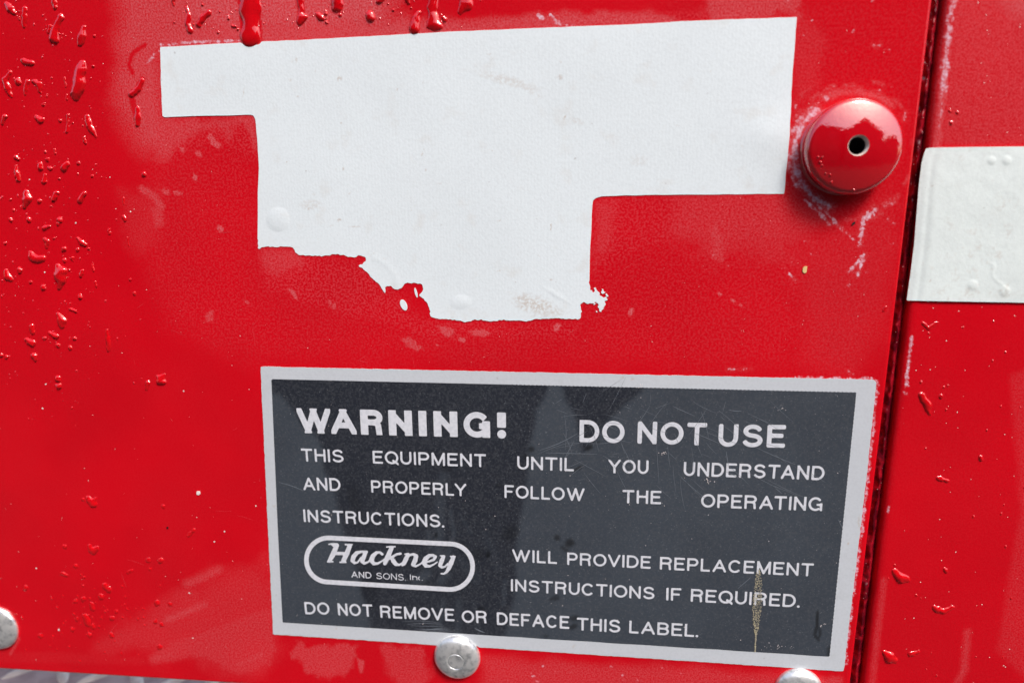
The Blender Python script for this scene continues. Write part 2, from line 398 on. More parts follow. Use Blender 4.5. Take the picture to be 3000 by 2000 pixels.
SMALL_LEFT = [[(56, 34, 3)], [(56, 52, 3.5), (57, 58, 2.5)], [(49, 46, 2)], [(147, 78, 5), (142, 95, 4)], [(134, 75, 2)], [(174, 99, 3)], [(207, 95, 2)], [(189, 228, 3), (194, 255, 2.5)], [(196, 278, 3), (196, 292, 3)], [(153, 245, 2)], [(128, 306, 5)], [(14, 343, 8), (8, 362, 5)],
 [(176, 353, 5)], [(213, 360, 3)], [(247, 404, 5), (250, 420, 4)], [(242, 368, 3)], [(133, 444, 4)], [(161, 438, 3), (162, 450, 3.5)], [(48, 460, 7), (54, 466, 6)], [(139, 467, 6)], [(117, 480, 7), (119, 493, 9)], [(142, 490, 4), (149, 494, 6)], [(47, 488, 4), (51, 506, 8), (55, 528, 7)],
 [(132, 512, 5), (130, 533, 7)], [(200, 478, 6), (190, 492, 10)], [(230, 477, 5)], [(228, 510, 3)], [(270, 515, 4)], [(174, 524, 4)], [(116, 588, 7)], [(167, 566, 7), (158, 583, 8)], [(247, 567, 7), (234, 588, 9)], [(423, 511, 7)], [(32, 584, 4)], [(40, 615, 4)], [(149, 604, 3)],
 [(362, 580, 3), (363, 598, 2.5)], [(363, 635, 5), (367, 645, 5)], [(32, 643, 6)], [(85, 643, 7)], [(175, 644, 8)], [(131, 668, 7), (145, 664, 5)], [(170, 655, 6)], [(129, 700, 4), (140, 706, 7), (138, 722, 5)], [(158, 698, 4)], [(226, 698, 4), (240, 710, 8), (250, 716, 5)],
 [(228, 731, 6)], [(260, 728, 4)], [(188, 728, 8)], [(190, 762, 6)], [(212, 756, 5), (215, 762, 3)], [(203, 790, 4)], [(240, 793, 5), (238, 806, 6)], [(58, 791, 8)], [(127, 840, 8)], [(90, 825, 5)], [(235, 868, 7)], [(206, 905, 4), (222, 911, 5)], [(93, 957, 8), (98, 975, 6)],
 [(381, 819, 4)], [(394, 859, 5)], [(270, 776, 2.5), (275, 793, 3)], [(279, 826, 3), (283, 840, 2.5)], [(320, 672, 4), (322, 684, 4)], [(373, 695, 2), (377, 720, 2)], [(16, 712, 5)], [(145, 975, 5), (165, 985, 8)], [(130, 990, 5)], [(170, 1010, 6)], [(78, 995, 6), (96, 1005, 9)], [(100, 1040, 9), (104, 1055, 6)], [(205, 1018, 6)], [(172, 1012, 5)],
 [(170, 1108, 8)], [(172, 1130, 9)], [(218, 990, 6)], [(20, 1045, 5)], [(4, 1040, 6)]]
SMALL_LOW = [[(262, 1462, 10), (272, 1472, 13), (280, 1462, 6)], [(243, 1462, 5)], [(263, 1600, 7), (272, 1612, 11), (286, 1606, 7)], [(190, 1600, 6)], [(222, 1657, 6)], [(185, 1680, 6), (194, 1684, 5)], [(308, 1715, 8), (318, 1728, 9)], [(297, 1746, 8)], [(243, 1753, 7)], [(221, 1760, 6)],
 [(268, 1768, 7), (272, 1782, 7)], [(250, 1805, 8), (258, 1825, 9)], [(272, 1833, 7)], [(262, 1858, 7)], [(328, 1809, 7)], [(326, 1858, 7)], [(435, 1640, 7)], [(440, 1666, 5)], [(74, 1720, 7)], [(118, 1860, 7)], [(460, 1765, 8)], [(468, 1893, 7)], [(478, 1483, 6)], [(553, 1568, 5), (568, 1552, 5)],
 [(375, 1676, 5), (388, 1670, 4)], [(225, 1812, 6)], [(212, 1842, 6)], [(340, 1790, 5)], [(470, 1640, 8)], [(498, 1768, 6)], [(455, 1820, 6)], [(474, 1828, 6)], [(246, 1690, 4)]]
SMALL_RIGHT = [[(2783, 325, 5)], [(2804, 330, 6)], [(2787, 359, 6.5)], [(2756, 1160, 7)], [(2705, 948, 6), (2720, 962, 5), (2745, 945, 4)], [(2588, 910, 4), (2595, 900, 5)], [(2668, 1915, 8), (2690, 1908, 5)], [(2740, 1782, 9), (2765, 1790, 9), (2790, 1778, 6)], [(2873, 1342, 8)], [(2770, 1668, 7)], [(2684, 1742, 4)], [(2750, 1400, 7), (2775, 1408, 6)]]
def panel_stains_sheen(px, py):
    film_sheen = np.zeros(px.shape); chalk = np.zeros(px.shape); peel_glint = np.zeros(px.shape)
    A = (px, py)
    # sky reflection painted pale along the torn sticker's top and left, plus dry flakes
    b_poly(film_sheen, *A, [(345, -200), (1190, -200), (1200, -20), (1150, 40), (1320, 60), (1420, 110), (900, 150), (480, 160), (480, 420), (420, 440), (380, 400), (345, 300)], .60, 48, 22, 60)
    b_poly(film_sheen, *A, [(600, -200), (1120, -200), (1140, 60), (1120, 90), (640, 110), (520, 60)], .8, 60, 15, 80)
    b_poly(film_sheen, *A, [(1150, 55), (1900, 35), (2000, 66), (1300, 98), (1150, 105)], .5, 14, 14, 40)
    b_poly(film_sheen, *A, [(360, 570), (470, 560), (480, 640), (455, 700), (420, 735), (365, 725)], .14, 34, 30, 50)
    b_poly(film_sheen, *A, [(478, 345), (745, 340), (752, 430), (735, 440), (722, 380), (690, 362), (672, 410), (650, 380), (560, 400), (500, 460), (440, 470)], .42, 18, 22, 40)
    b_poly(film_sheen, *A, [(756, 725), (870, 735), (900, 770), (820, 800), (775, 790)], .3, 16, 16, 14)
    b_line(film_sheen, *A, [(415, 553), (450, 575), (472, 605)], 11, .5, 6, 4)
    b_poly(film_sheen, *A, [(440, 610), (475, 600), (480, 660), (455, 668)], .4, 10)
    for cx, cy, rx, ry, an, v in ((625, 413, 26, 10, 45, .8), (533, 437, 9, 5, 60, .8), (580, 449, 12, 7, 45, .7), (571, 520, 14, 6, 70, .9),
                                  (487, 563, 14, 8, 30, .6), (525, 567, 16, 6, 10, .65), (643, 670, 9, 8, 30, .8), (725, 886, 7, 5, 20, .7), (978, 898, 6, 10, 20, .6),
                                  (1848, 913, 7, 15, 20, .95), (1307, 969, 24, 13, 25, .7), (1409, 974, 28, 9, 5, .75), (1205, 1005, 32, 12, 35, .6), (1353, 995, 10, 6, 10, 1.0),
                                  (1280, 1010, 4, 4, 0, .8), (1632, 958, 8, 12, 20, 1.0), (2169, 893, 7, 4, 20, .9), (2148, 880, 7, 5, 20, .8), (2107, 862, 6, 5, 0, .8),
                                  (614, 930, 10, 16, 20, .55), (967, 888, 5, 8, 10, .6)):
        b_ell(film_sheen, *A, cx, cy, rx, ry, an, v, .22, .75, seed=int(cx))
    b_poly(film_sheen, *A, [(843, 845), (862, 852), (872, 872), (868, 880)], .95, 2.5, 1, 6)
    # lower edge: pale overlapping patches
    b_poly(film_sheen, *A, [(660, 1660), (790, 1650), (806, 1880), (795, 1930), (760, 1965), (700, 1973), (640, 1955), (590, 1930), (520, 1935), (450, 1935), (400, 1895), (300, 1890), (420, 1800), (520, 1750)], .22, 40, 40, 60)
    b_poly(film_sheen, *A, [(520, 1870), (800, 1780), (808, 1900), (790, 1945), (730, 1972), (650, 1958), (600, 1925), (520, 1928), (460, 1938), (435, 1920)], .34, 9, 12, 24, seed=5)
    for x0, y0, x1, y1, r, v in ((550, 1710, 640, 1670, 12, .5), (490, 1815, 600, 1770, 12, .55), (660, 1840, 780, 1795, 20, .35), (700, 1945, 770, 1915, 14, .5), (450, 1930, 500, 1915, 12, .5), (700, 1965, 790, 1920, 10, .4)):
        b_line(film_sheen, *A, [(x0, y0), (x1, y1)], r, v, 16, 4, 20)
    b_poly(film_sheen, *A, [(855, 1885), (980, 1890), (1040, 1895), (1048, 1935), (1010, 1975), (960, 1992), (900, 1965), (860, 1925)], .42, 10, 20, 22)
    b_poly(film_sheen, *A, [(1115, 1892), (1240, 1896), (1262, 1960), (1250, 2030), (1180, 2030), (1130, 1960)], .34, 14, 18, 22)
    b_poly(film_sheen, *A, [(1045, 1925), (1068, 1935), (1062, 1970), (1055, 1970)], .6, 3, 2)
    b_poly(film_sheen, *A, [(1415, 1925), (2290, 1968), (2285, 2120), (1400, 2120)], .36, 22, 14, 60)
    b_poly(film_sheen, *A, [(2400, 1985), (2468, 1985), (2468, 2050), (2420, 2050)], .5, 12, 10, 20)
    b_line(film_sheen, *A, [(30, 1835), (55, 1870), (30, 1915)], 3, .6, 5)
    b_poly(film_sheen, *A, [(-400, 1905), (150, 1908), (420, 1925), (430, 1945), (-400, 1935)], .06, 8, 4)
    # smears right of the torn sticker and round the knob
    b_poly(film_sheen, *A, [(1980, 560), (2330, 560), (2420, 640), (2380, 720), (2200, 760), (2050, 740), (1960, 660)], .2, 50, 60, 40, seed=3)
    b_poly(film_sheen, *A, [(2300, 60), (2345, 20), (2420, 120), (2400, 260), (2330, 330)], .16, 26, 20, 50, seed=9)
    b_poly(film_sheen, *A, [(2060, -100), (2340, -100), (2340, 45), (2060, 60)], .45, 14, 26, 30, seed=11)
    b_poly(film_sheen, *A, [(1750, 600), (1800, 590), (1795, 700), (1760, 760), (1742, 790)], .22, 18, 18, 14)
    b_poly(film_sheen, *A, [(2350, 720), (2600, 560), (2640, 700), (2600, 1000), (2500, 1080), (2350, 1060)], .10, 50, 20, 60)
    b_poly(film_sheen, *A, [(2085, 650), (2105, 640), (2120, 700), (2125, 770), (2080, 750)], .4, 8, 12, 12)
    for k in range(26):
        a = random.uniform(0, 2 * math.pi); rr = random.uniform(175, 225)
        b_line(film_sheen, *A, [(2500 + rr * math.cos(a), 440 + rr * math.sin(a)), (2500 + rr * math.cos(a + .15), 440 + rr * math.sin(a + .15))], 4, .5, 6, 5, 10, seed=k)
    cc = [(2484 + 158 * math.cos(t), 452 - 160 * math.sin(t)) for t in np.linspace(2.2, 4.35, 14)]
    b_line(chalk, *A, cc, 9, .8, 9, 6, 14); b_line(film_sheen, *A, cc, 20, .6, 14, 8, 14)
    cc = [(2480 + 172 * math.cos(t), 455 - 175 * math.sin(t)) for t in np.linspace(1.9, 3.7, 12)]
    b_line(chalk, *A, cc, 5, .55, 7, 8, 14, seed=4)
    cc = [(2492 + 190 * math.cos(t), 440 - 172 * math.sin(t)) for t in np.linspace(.9, 2.0, 10)]
    b_line(film_sheen, *A, cc, 10, .55, 10, 8, 20, seed=6)
    for x0, y0, x1, y1, r, v in ((2360, 585, 2430, 655, 6, .62), (2385, 590, 2470, 672, 5, .55), (2440, 650, 2500, 700, 5, .45), (2330, 300, 2338, 480, 5, .45), (2312, 420, 2330, 560, 8, .35),
                                 (2652, 330, 2648, 352, 3, .9), (2532, 640, 2560, 618, 11, .85), (2528, 650, 2520, 715, 8, .8), (2590, 605, 2620, 590, 6, .5), (2600, 640, 2618, 655, 5, .4),
                                 (2488, 795, 2532, 745, 5, .8), (2512, 808, 2534, 745, 5, .75), (2484, 840, 2500, 800, 3, .5), (2314, 803, 2331, 824, 3, .9), (2316, 40, 2322, 60, 5, .3),
                                 (1578, 45, 1590, 52, 7, .8), (1615, 45, 1630, 62, 7, .75), (1620, 68, 1690, 76, 4, .55), (428, 185, 446, 168, 5, .75), (446, 165, 468, 148, 4, .6),
                                 (2130, 1082, 2205, 1080, 3, .5), (2480, 1086, 2495, 1094, 5, .4), (2270, 230, 2278, 240, 4, .4), (2560, 135, 2580, 132, 4, .5)):
        b_line(chalk, *A, [(x0, y0), (x1, y1)], r * .8, v, 5, r * .9, 7, seed=int(x0)); b_line(film_sheen, *A, [(x0, y0), (x1, y1)], r * 1.6, v * .4, 8, r, 9, seed=int(x0))
    b_line(chalk, *A, [(475, 133), (560, 124), (720, 119)], 5, .62, 4, 4, 10)
    b_line(chalk, *A, [(2571, 1120), (2555, 1290), (2531, 1500), (2505, 1700), (2477, 1940)], 5, .58, 4, 6, 9)
    b_line(chalk, *A, [(2330, 1104), (2480, 1108), (2560, 1108), (2572, 1120)], 4, .6, 3, 4, 9)
    b_line(chalk, *A, [(760, 1400), (775, 1560), (783, 1650), (793, 1800)], 2, .15, 2, 2, 9)
    for k in range(60):
        x = random.uniform(2060, 2620); y = random.uniform(-20, 330) if k % 2 else random.uniform(560, 800)
        b_line(chalk, *A, [(x, y), (x + random.uniform(5, 22), y - random.uniform(0, 10))], 2, random.uniform(.2, .4), 4, 4, 8, seed=k)
    for k in range(40):
        x = random.uniform(1420, 2460); y = random.uniform(1935, 2010) + (x - 1420) * .04
        b_ell(chalk, *A, x, y, 7, 4, 0, random.uniform(.2, .4), .6, .4, seed=k)
    # zones given the coarse painted reflection speckle
    b_poly(peel_glint, *A, [(450, 200), (480, 340), (760, 350), (760, 730), (1060, 780), (1250, 940), (1700, 950), (1730, 600), (2300, 600), (2400, 760), (2300, 1080), (760, 1060), (480, 960), (430, 700), (440, 480)], .42, 60, 30, 90)
    b_poly(peel_glint, *A, [(750, 720), (900, 740), (1070, 770), (1250, 930), (1700, 945), (1690, 1000), (1250, 1000), (900, 900), (760, 860)], .85, 45, 20, 60, seed=2)
    b_poly(peel_glint, *A, [(440, 200), (480, 340), (760, 345), (760, 470), (620, 420), (500, 470), (430, 440)], .8, 30, 15, 60, seed=8)
    b_poly(peel_glint, *A, [(480, 100), (1400, 60), (2200, 30), (2200, 66), (1300, 100), (480, 140)], .7, 14, 6, 60)
    b_poly(peel_glint, *A, [(1740, 570), (2300, 560), (2300, 700), (1900, 720), (1740, 800)], .7, 30, 20, 60, seed=12)
    b_poly(peel_glint, *A, [(2330, 0), (2720, 0), (2660, 600), (2500, 1100), (2300, 1080), (2330, 500)], .3, 40, 20, 60, seed=13)
    # gaps left in the painted sheen where water ran
    for pts, r in ((((728, -220), (731, 10)), 34), (((425, 132), (387, 157), (378, 191), (389, 215)), 6), (((417, 234), (404, 268), (384, 277), (389, 304), (402, 345)), 9), (((1224, 40), (1213, 80)), 13), (((1267, -180), (1267, 40)), 17), (((880, -180), (882, 40)), 9)):
        b_line(film_sheen, *A, list(pts), r, .95, 3, 2, op='cut')
    for L_ in ([q[0] for q in NAMED], SMALL_TOP):
        for pts in L_:
            q = [(p[0], p[1]) for p in pts]; q = q if len(q) > 1 else q + [(q[0][0] + 1, q[0][1])]
            b_line(film_sheen, *A, q, max(1.5, max(p[2] for p in pts) - 2), .95, 2, 1, op='cut')
    b_poly(film_sheen, *A, [(690, 372), (712, 360), (735, 400), (748, 480), (690, 470), (672, 420)], .95, 5, 2, op='cut')
    b_poly(film_sheen, *A, [(1180, -200), (1500, -200), (1560, 20), (1380, 60), (1200, 40)], .9, 25, 12, 40, op='cut')
    # faint overall unevenness
    film_sheen += .035 * fbm(px / 160, py / 160, 41, 3) + .02
    return np.clip(film_sheen, 0, 1), np.clip(chalk, 0, 1), np.clip(peel_glint, 0, 1)

# ------------------------------------------------------------------ the setting: wet ground, what stands behind the camera
def box_faces(o): return [tuple(o + k for k in f) for f in ((0, 1, 2, 3), (7, 6, 5, 4), (0, 4, 5, 1), (1, 5, 6, 2), (2, 6, 7, 3), (3, 7, 4, 0))]
def boxes(name, bl, mat, parent=None):
    co = []; fs = []
    for x0, y0, z0, x1, y1, z1 in bl:
        fs += box_faces(len(co)); co += [(x0, y0, z0), (x0, y1, z0), (x1, y1, z0), (x1, y0, z0), (x0, y0, z1), (x0, y1, z1), (x1, y1, z1), (x1, y0, z1)]
    return mesh_np(name, co, fs, mat, parent, False)
M_GROUND = mottled("wet_asphalt", (.022, .022, .023), (.038, .037, .036), 9, 1.0, 0, .4, .65); M_GROUND.node_tree.nodes["Principled BSDF"].inputs["Specular IOR Level"].default_value = .1
tag(mesh_np("ground", [(-150, -150, 0), (150, -150, 0), (150, 150, 0), (-150, 150, 0)], [(0, 1, 2, 3)], M_GROUND, smooth=False), kind="structure")

# skyline read from the button; long brick building added unseen to block the sky
M_BRICK = mottled("dark_brick", (.05, .04, .035), (.08, .06, .05), 3, .8); M_ROOF = mottled("slate_roof", (.04, .042, .045), (.06, .06, .065), 2, .6)
M_PANE = simple("window_pane", (.02, .025, .03), .05)
def gable(name, x0, x1, y0, y1, eave, ridge, lab):
    e = empty(name, ((x0 + x1) / 2, y1, 0)); tag(e, lab, "building"); xm = (x0 + x1) / 2
    co = [(x0, y, 0) for y in (y1, y0)] + [(x1, y, 0) for y in (y1, y0)] + [(x0, y, eave) for y in (y1, y0)] + [(x1, y, eave) for y in (y1, y0)] + [(xm, y, ridge) for y in (y1, y0)]
    mesh_np("wall", co, [(0, 4, 8, 6, 2), (1, 3, 7, 9, 5), (0, 1, 5, 4), (2, 6, 7, 3)], M_BRICK, e, False)
    rc = []
    for xa, za_, xb, zb_ in ((x0 - .3, eave - .15, xm, ridge + .05), (xm, ridge + .05, x1 + .3, eave - .15)):
        for dz in (0, .12): rc += [(xa, y1 + .3, za_ + dz), (xb, y1 + .3, zb_ + dz), (xb, y0 - .3, zb_ + dz), (xa, y0 - .3, za_ + dz)]
    mesh_np("roof", rc, box_faces(0) + box_faces(8), M_ROOF, e, False)
    w = max(1, int((x1 - x0) / 2.2))
    for k in range(w):
        cx = x0 + (k + .5) * (x1 - x0) / w
        for z0 in ((1.0,) if eave < 4.2 else (1.0, 3.0)):
            f = boxes("window", [(cx - .5, y1, z0, cx + .5, y1 + .05, z0 + .06), (cx - .5, y1, z0 + 1.2, cx + .5, y1 + .05, z0 + 1.26), (cx - .5, y1, z0 + .06, cx - .44, y1 + .05, z0 + 1.2), (cx + .44, y1, z0 + .06, cx + .5, y1 + .05, z0 + 1.2)], M_ROOF, e)
            boxes("pane", [(cx - .44, y1, z0 + .06, cx + .44, y1 + .02, z0 + 1.2)], M_PANE, f)
    return e
gable("added_dark_building", -20, 1.2, -18, -8.5, 4.4, 7.0, "long dark brick building added out of view to keep sky off the red paint")
gable("gabled_house", 1.6, 8.2, -16, -8.2, 4.1, 6.0, "gabled house across the yard, its roof line mirrored in the red button")
gable("low_outbuilding", 8.6, 15, -15, -8.6, 3.0, 4.4, "low outbuilding right of the gabled house, mirrored beside it in the button")

# ------------------------------------------------------------------ left panel
E0 = lambda y: 2732.0 - .119 * y
EB = lambda x: 1963.0 + .0617 * x
def make_panel():
    nu, nv = 980, 760
    u, v = np.meshgrid(np.linspace(0, 1, nu) ** .96, np.linspace(0, 1, nv) ** .93)
    x = -600 + u * 3300; y = -400 + v * 2450
    for _ in range(12):
        x = -600 + u * (E0(y) - 12 + 600); y = -400 + v * (EB(x) - 10 + 400)
    X, Z = U(x, y); Y = np.zeros_like(X)
    co = np.stack([X, Y, Z], -1).reshape(-1, 3); film_sheen, chalk, peel_glint = [a.reshape(-1) for a in panel_stains_sheen(x, y)]
    idx = np.arange(nu * nv).reshape(nv, nu)
    q = [np.stack([idx[:-1, :-1], idx[1:, :-1], idx[1:, 1:], idx[:-1, 1:]], -1).reshape(-1, 4)]
    cos = [co]; fa = [film_sheen]; ca = [chalk]; pa = [peel_glint]; off = len(co)
    def lip(line, flip, R, deep):
        nonlocal off
        P = co[line]; d = P[-1] - P[0]; d /= np.linalg.norm(d)
        out = np.array([d[2], 0, -d[0]]);
        if (flip): out = -out
        prev = line
        for k in range(1, 10):
            if k < 9: th = k / 8 * math.pi / 2; s_, b_ = R * math.sin(th), R * (1 - math.cos(th))
            else: s_, b_ = R, deep
            row = P + out * s_; row[:, 1] += b_
            cos.append(row); fa.append(film_sheen[line] * .5); ca.append(chalk[line] * .5); pa.append(peel_glint[line] * .3)
            cur = np.arange(off, off + len(line)); off += len(line)
            a = np.stack([prev[:-1], prev[1:], cur[1:], cur[:-1]], -1)
            q.append(a if flip else a[:, ::-1]); prev = cur
    lip(idx[:, -1], True, .0012, .0048)      # right edge, folded back into the seam
    lip(idx[-1, :], False, .0010, .0035)     # bottom edge
    o = mesh_np("door_panel", np.concatenate(cos), None, M_RED, quads=np.concatenate(q),
                attrs={"film_sheen": np.concatenate(fa), "chalk": np.concatenate(ca), "peel_glint": np.concatenate(pa)})
    return tag(o, "glossy red metal panel on the left of the seam, beaded with rain and scuffed", "metal panel")
panel = make_panel()

# ------------------------------------------------------------------ right body panel, its sealant and the recess between
def make_body():
    offs = [(-45, .0046), (-20, .0045), (4, .0044), (18, .0043), (22, .0040), (25, .0035), (29, .0028), (33, .0022), (37, .0017), (42, .0014), (48, .00115), (56, .00105)]
    offs += [(x, .0010) for x in np.linspace(64, 1100, 200)]
    ys = np.linspace(-400, 2400, 560)
    rows = []; pxs = []; pys = []
    for o_, dep in offs:
        wob = (fbm(ys / 90, ys * 0 + o_ / 30, 3) - .5) * 4 if o_ < 60 else 0
        px = E0(ys) + o_ + (0 + ys * -.0008 if o_ > 20 else -2) + wob
        X, Z = U(px, ys, -dep); rows.append(np.stack([X, np.full_like(X, dep), Z], -1)); pxs.append(px); pys.append(ys)
    co = np.stack(rows, 1); nv, nu = co.shape[:2]; px = np.stack(pxs, 1); py = np.stack(pys, 1)
    film_sheen = np.zeros(px.shape); chalk = np.zeros(px.shape); peel_glint = np.zeros(px.shape); A = (px, py)
    b_poly(film_sheen, *A, [(2790, -200), (3500, -200), (3500, 150), (2960, 60), (2900, -20)], .55, 60, 10, 60)  # sky reflection painted into the top right corner
    b_poly(film_sheen, *A, [(2760, -200), (3500, -200), (3500, 430), (2720, 430)], .22, 40, 30, 80)
    b_poly(film_sheen, *A, [(2960, 1100), (3200, 1000), (3200, 2200), (2920, 1900), (2990, 1500)], .16, 14, 6, 60)
    b_line(film_sheen, *A, [(2835, 1850), (2825, 1960), (2800, 2010)], 8, .4, 12, 4)
    b_line(film_sheen, *A, [(2590, 1700), (2572, 1850), (2556, 2000)], 9, .28, 6, 3)
    b_line(chalk, *A, [(2793, -20), (2776, 130), (2764, 260)], 10, .62, 8, 7, 20)
    b_line(film_sheen, *A, [(2776, 130), (2758, 300), (2745, 430)], 12, .55, 7, 6, 20)
    b_line(chalk, *A, [(2764, 250), (2750, 370)], 4, .5, 5, 5, 10)
    b_line(chalk, *A, [(2672, 985), (2660, 1080), (2653, 1155)], 5, .85, 3, 4, 12)
    b_line(chalk, *A, [(2648, 1170), (2645, 1260)], 2, .5, 3, 4, 8)
    b_line(chalk, *A, [(2603, 1480), (2603, 1500)], 3, .5, 3, 2, 8)
    b_poly(peel_glint, *A, [(2700, -100), (3400, -100), (3400, 425), (2700, 425)], .35, 30)
    film_sheen += .03 * fbm(px / 150, py / 150, 71, 3) + .02
    idx = np.arange(nu * nv).reshape(nv, nu)
    q = np.stack([idx[:-1, :-1], idx[1:, :-1], idx[1:, 1:], idx[:-1, 1:]], -1).reshape(-1, 4)
    o = mesh_np("body_panel", co.reshape(-1, 3), None, M_RED2, quads=q, attrs={"film_sheen": film_sheen.ravel(), "chalk": chalk.ravel(), "peel_glint": peel_glint.ravel()})
    tag(o, "red body panel on the right of the seam, set slightly deeper, crossed by white tape", "metal panel")
    # crinkled sealant bead lying in the seam
    ys = np.linspace(-400, 2400, 900); prof = [(-26, .0040), (-8, .0036), (2, .0032), (7, .0026), (11, .0023), (15, .0027), (19, .0034), (24, .0045)]
    rows = []
    for k, (o_, dep) in enumerate(prof):
        w = (fbm(ys / 26, ys * 0 + k * .7, 9) - .5); w2 = (vnoise(ys / 17, ys * 0 + k * 1.3, 19) - .5)
        px = E0(ys) + o_ + w * 7 + w2 * 3 + 1; dd = dep + w2 * .0009 + w * .0008
        X, Z = U(px, ys, -dd); rows.append(np.stack([X, dd, Z], -1))
    co = np.stack(rows, 1); nv, nu = co.shape[:2]; idx = np.arange(nu * nv).reshape(nv, nu)
    q = np.stack([idx[:-1, :-1], idx[1:, :-1], idx[1:, 1:], idx[:-1, 1:]], -1).reshape(-1, 4)
    mesh_np("sealant_bead", co.reshape(-1, 3), None, M_SEAL, o, quads=q)
    # grit caught in the sealant
    co = []; fs = []
    for k in range(60):
        y = random.uniform(380, 2010) if k > 30 else random.uniform(-20, 700); px = E0(y) + random.gauss(12, 5); r = random.choice([.00006, .00008, .0001, .00014])
        c = P3(px, y, -.0022); b = len(co)
        for s in ((1, 0, 0), (-1, 0, 0), (0, 1, 0), (0, -1, 0), (0, 0, 1), (0, 0, -1)):
            co.append(tuple(c[i] + s[i] * r * random.uniform(.6, 1.5) for i in range(3)))
        fs += [tuple(b + i for i in f) for f in ((0, 2, 4), (2, 1, 4), (1, 3, 4), (3, 0, 4), (2, 0, 5), (1, 2, 5), (3, 1, 5), (0, 3, 5))]
    g = mesh_np("grit", co, fs, M_GRIT, o, False); g["kind"] = "stuff"
    return o
body = make_body()

# ------------------------------------------------------------------ torn white sticker
TORN = [(470, 139), (706, 126), (712, 131), (735, 134), (760, 131), (768, 123), (900, 117), (1302, 95), (1900, 70), (2000, 63), (2334, 51), (2321, 223), (2312, 402), (2297, 568),
 (1900, 571), (1762, 575), (1745, 580), (1737, 587), (1735, 600), (1728, 755), (1727, 825), (1729, 851), (1741, 847), (1748, 854), (1768, 860), (1769, 881), (1773, 899),
 (1763, 908), (1751, 902), (1738, 890), (1721, 889), (1710, 883), (1701, 890), (1704, 908), (1701, 933), (1611, 933), (1567, 935), (1549, 941), (1522, 938),
 (1471, 936), (1442, 942), (1418, 938), (1394, 936), (1367, 942), (1343, 938), (1317, 935), (1278, 933), (1262, 926), (1254, 890), (1242, 874), (1230, 866),
 (1239, 848), (1238, 832), (1221, 831), (1201, 828), (1184, 832), (1178, 842), (1167, 847), (1152, 845), (1144, 838), (1133, 836), (1127, 842), (1130, 862),
 (1120, 847), (1110, 834), (1097, 823), (1084, 806), (1072, 794), (1061, 785), (1052, 777), (1061, 774), (1068, 768), (1074, 764), (1070, 752), (1059, 749), (1050, 748),
 (1044, 753), (1025, 753), (1006, 747), (984, 745), (965, 746), (942, 750), (921, 750), (889, 748), (876, 746), (867, 740), (859, 728), (850, 723),
 (821, 722), (804, 724), (778, 722), (768, 724), (757, 731), (755, 700), (756, 560), (759, 491), (754, 402), (748, 350), (743, 339), (734, 337),
 (600, 340), (483, 344), (477, 340), (472, 240)]
def torn_sdf(X, Y):
    d = poly_sdf(X, Y, TORN)
    tear = ((Y > 700) & (X < 1290)) | ((Y > 820) & (X > 1540)) | (Y > 925)
    rag = (vnoise(X / 6, Y / 6, 5) - .5) * 7 + (vnoise(X / 14, Y / 14, 6) - .5) * 6
    feath = ((X > 1735) & (Y > 840)) * (fbm((X + Y * .6) / 9, (Y - X * .5) / 9, 8, 3) - .47) * 52
    return np.where(tear & (np.abs(d) < 14), d + rag * .55 + feath, d + (vnoise(X / 30, Y / 30, 3) - .5) * 1.4)
def torn_h(x, y):
    b = np.hypot((x - 815) / 34, (y - 643) / 36); h = .00018 * np.clip(1 - b ** 2, 0, 1) ** .8
    b = np.hypot((x - 2260) / 90, (y - 400) / 70); h = h + .00025 * np.exp(-b ** 2 * 1.3)
    b = np.hypot((x - 1350) / 34, (y - 885) / 22); h = h + .00012 * np.clip(1 - b ** 2, 0, 1)
    b = np.abs((x - 1640) * .6 - (y - 870)) / 14 + np.abs(x - 1630) / 60; h = h + .00006 * np.clip(1 - b, 0, 1)
    h = h + .00016 * (fbm(x / 200, y / 200, 23, 2) - .5)
    d = (np.hypot(x - 1060, y - 860)); h = h + .00004 * np.exp(-((d - 110) / 9) ** 2) * ((x > 1090) & (y < 860))
    return h
def torn_stain(x, y):
    s = np.zeros(x.shape)
    b_ell(s, x, y, 1570, 895, 60, 22, 18, .55, .6, .5); b_ell(s, x, y, 1490, 238, 75, 12, 15, .28, .7, .3); b_ell(s, x, y, 1540, 255, 45, 10, 30, .25, .7, .3)
    for cx, cy, rx, ry, an, v in ((995, 232, 7, 8, 0, .5), (995, 645, 6, 5, 0, .5), (905, 612, 6, 3, 20, .6), (910, 600, 30, 14, 0, .2), (1655, 345, 2.5, 7, 20, 1), (1614, 665, 1.6, 9, 0, .9), (1640, 228, 8, 8, 0, .4),
                              (1690, 355, 20, 8, 20, .2), (1000, 362, 2, 2, 0, 1), (1006, 495, 2, 5, 0, .8), (1463, 647, 5, 2, 0, .7), (1040, 665, 18, 1.5, 0, .5), (1238, 450, 2, 8, 20, .5), (714, 272, 1.5, 14, 10, .5),
                              (869, 178, 2.5, 8, 0, .45), (840, 475, 2, 2, 0, .8), (1165, 263, 1.2, 5, 0, .7), (1870, 470, 26, 16, 0, .12), (850, 235, 5, 5, 0, .25), (1462, 792, 5, 2, 0, .6), (1615, 819, 5, 2, 0, .5)):
        b_ell(s, x, y, cx, cy, rx, ry, an, v, .35)
    for k in range(46):
        xx, yy = random.uniform(500, 2280), random.uniform(150, 560 if k % 2 else 880)
        if k % 2 == 0: xx = random.uniform(790, 1700)
        a = random.uniform(0, 3.1); l = random.uniform(3, 14)
        b_line(s, x, y, [(xx, yy), (xx + l * math.cos(a), yy + l * math.sin(a))], .6, random.uniform(.25, .7), 1.2)
    return s
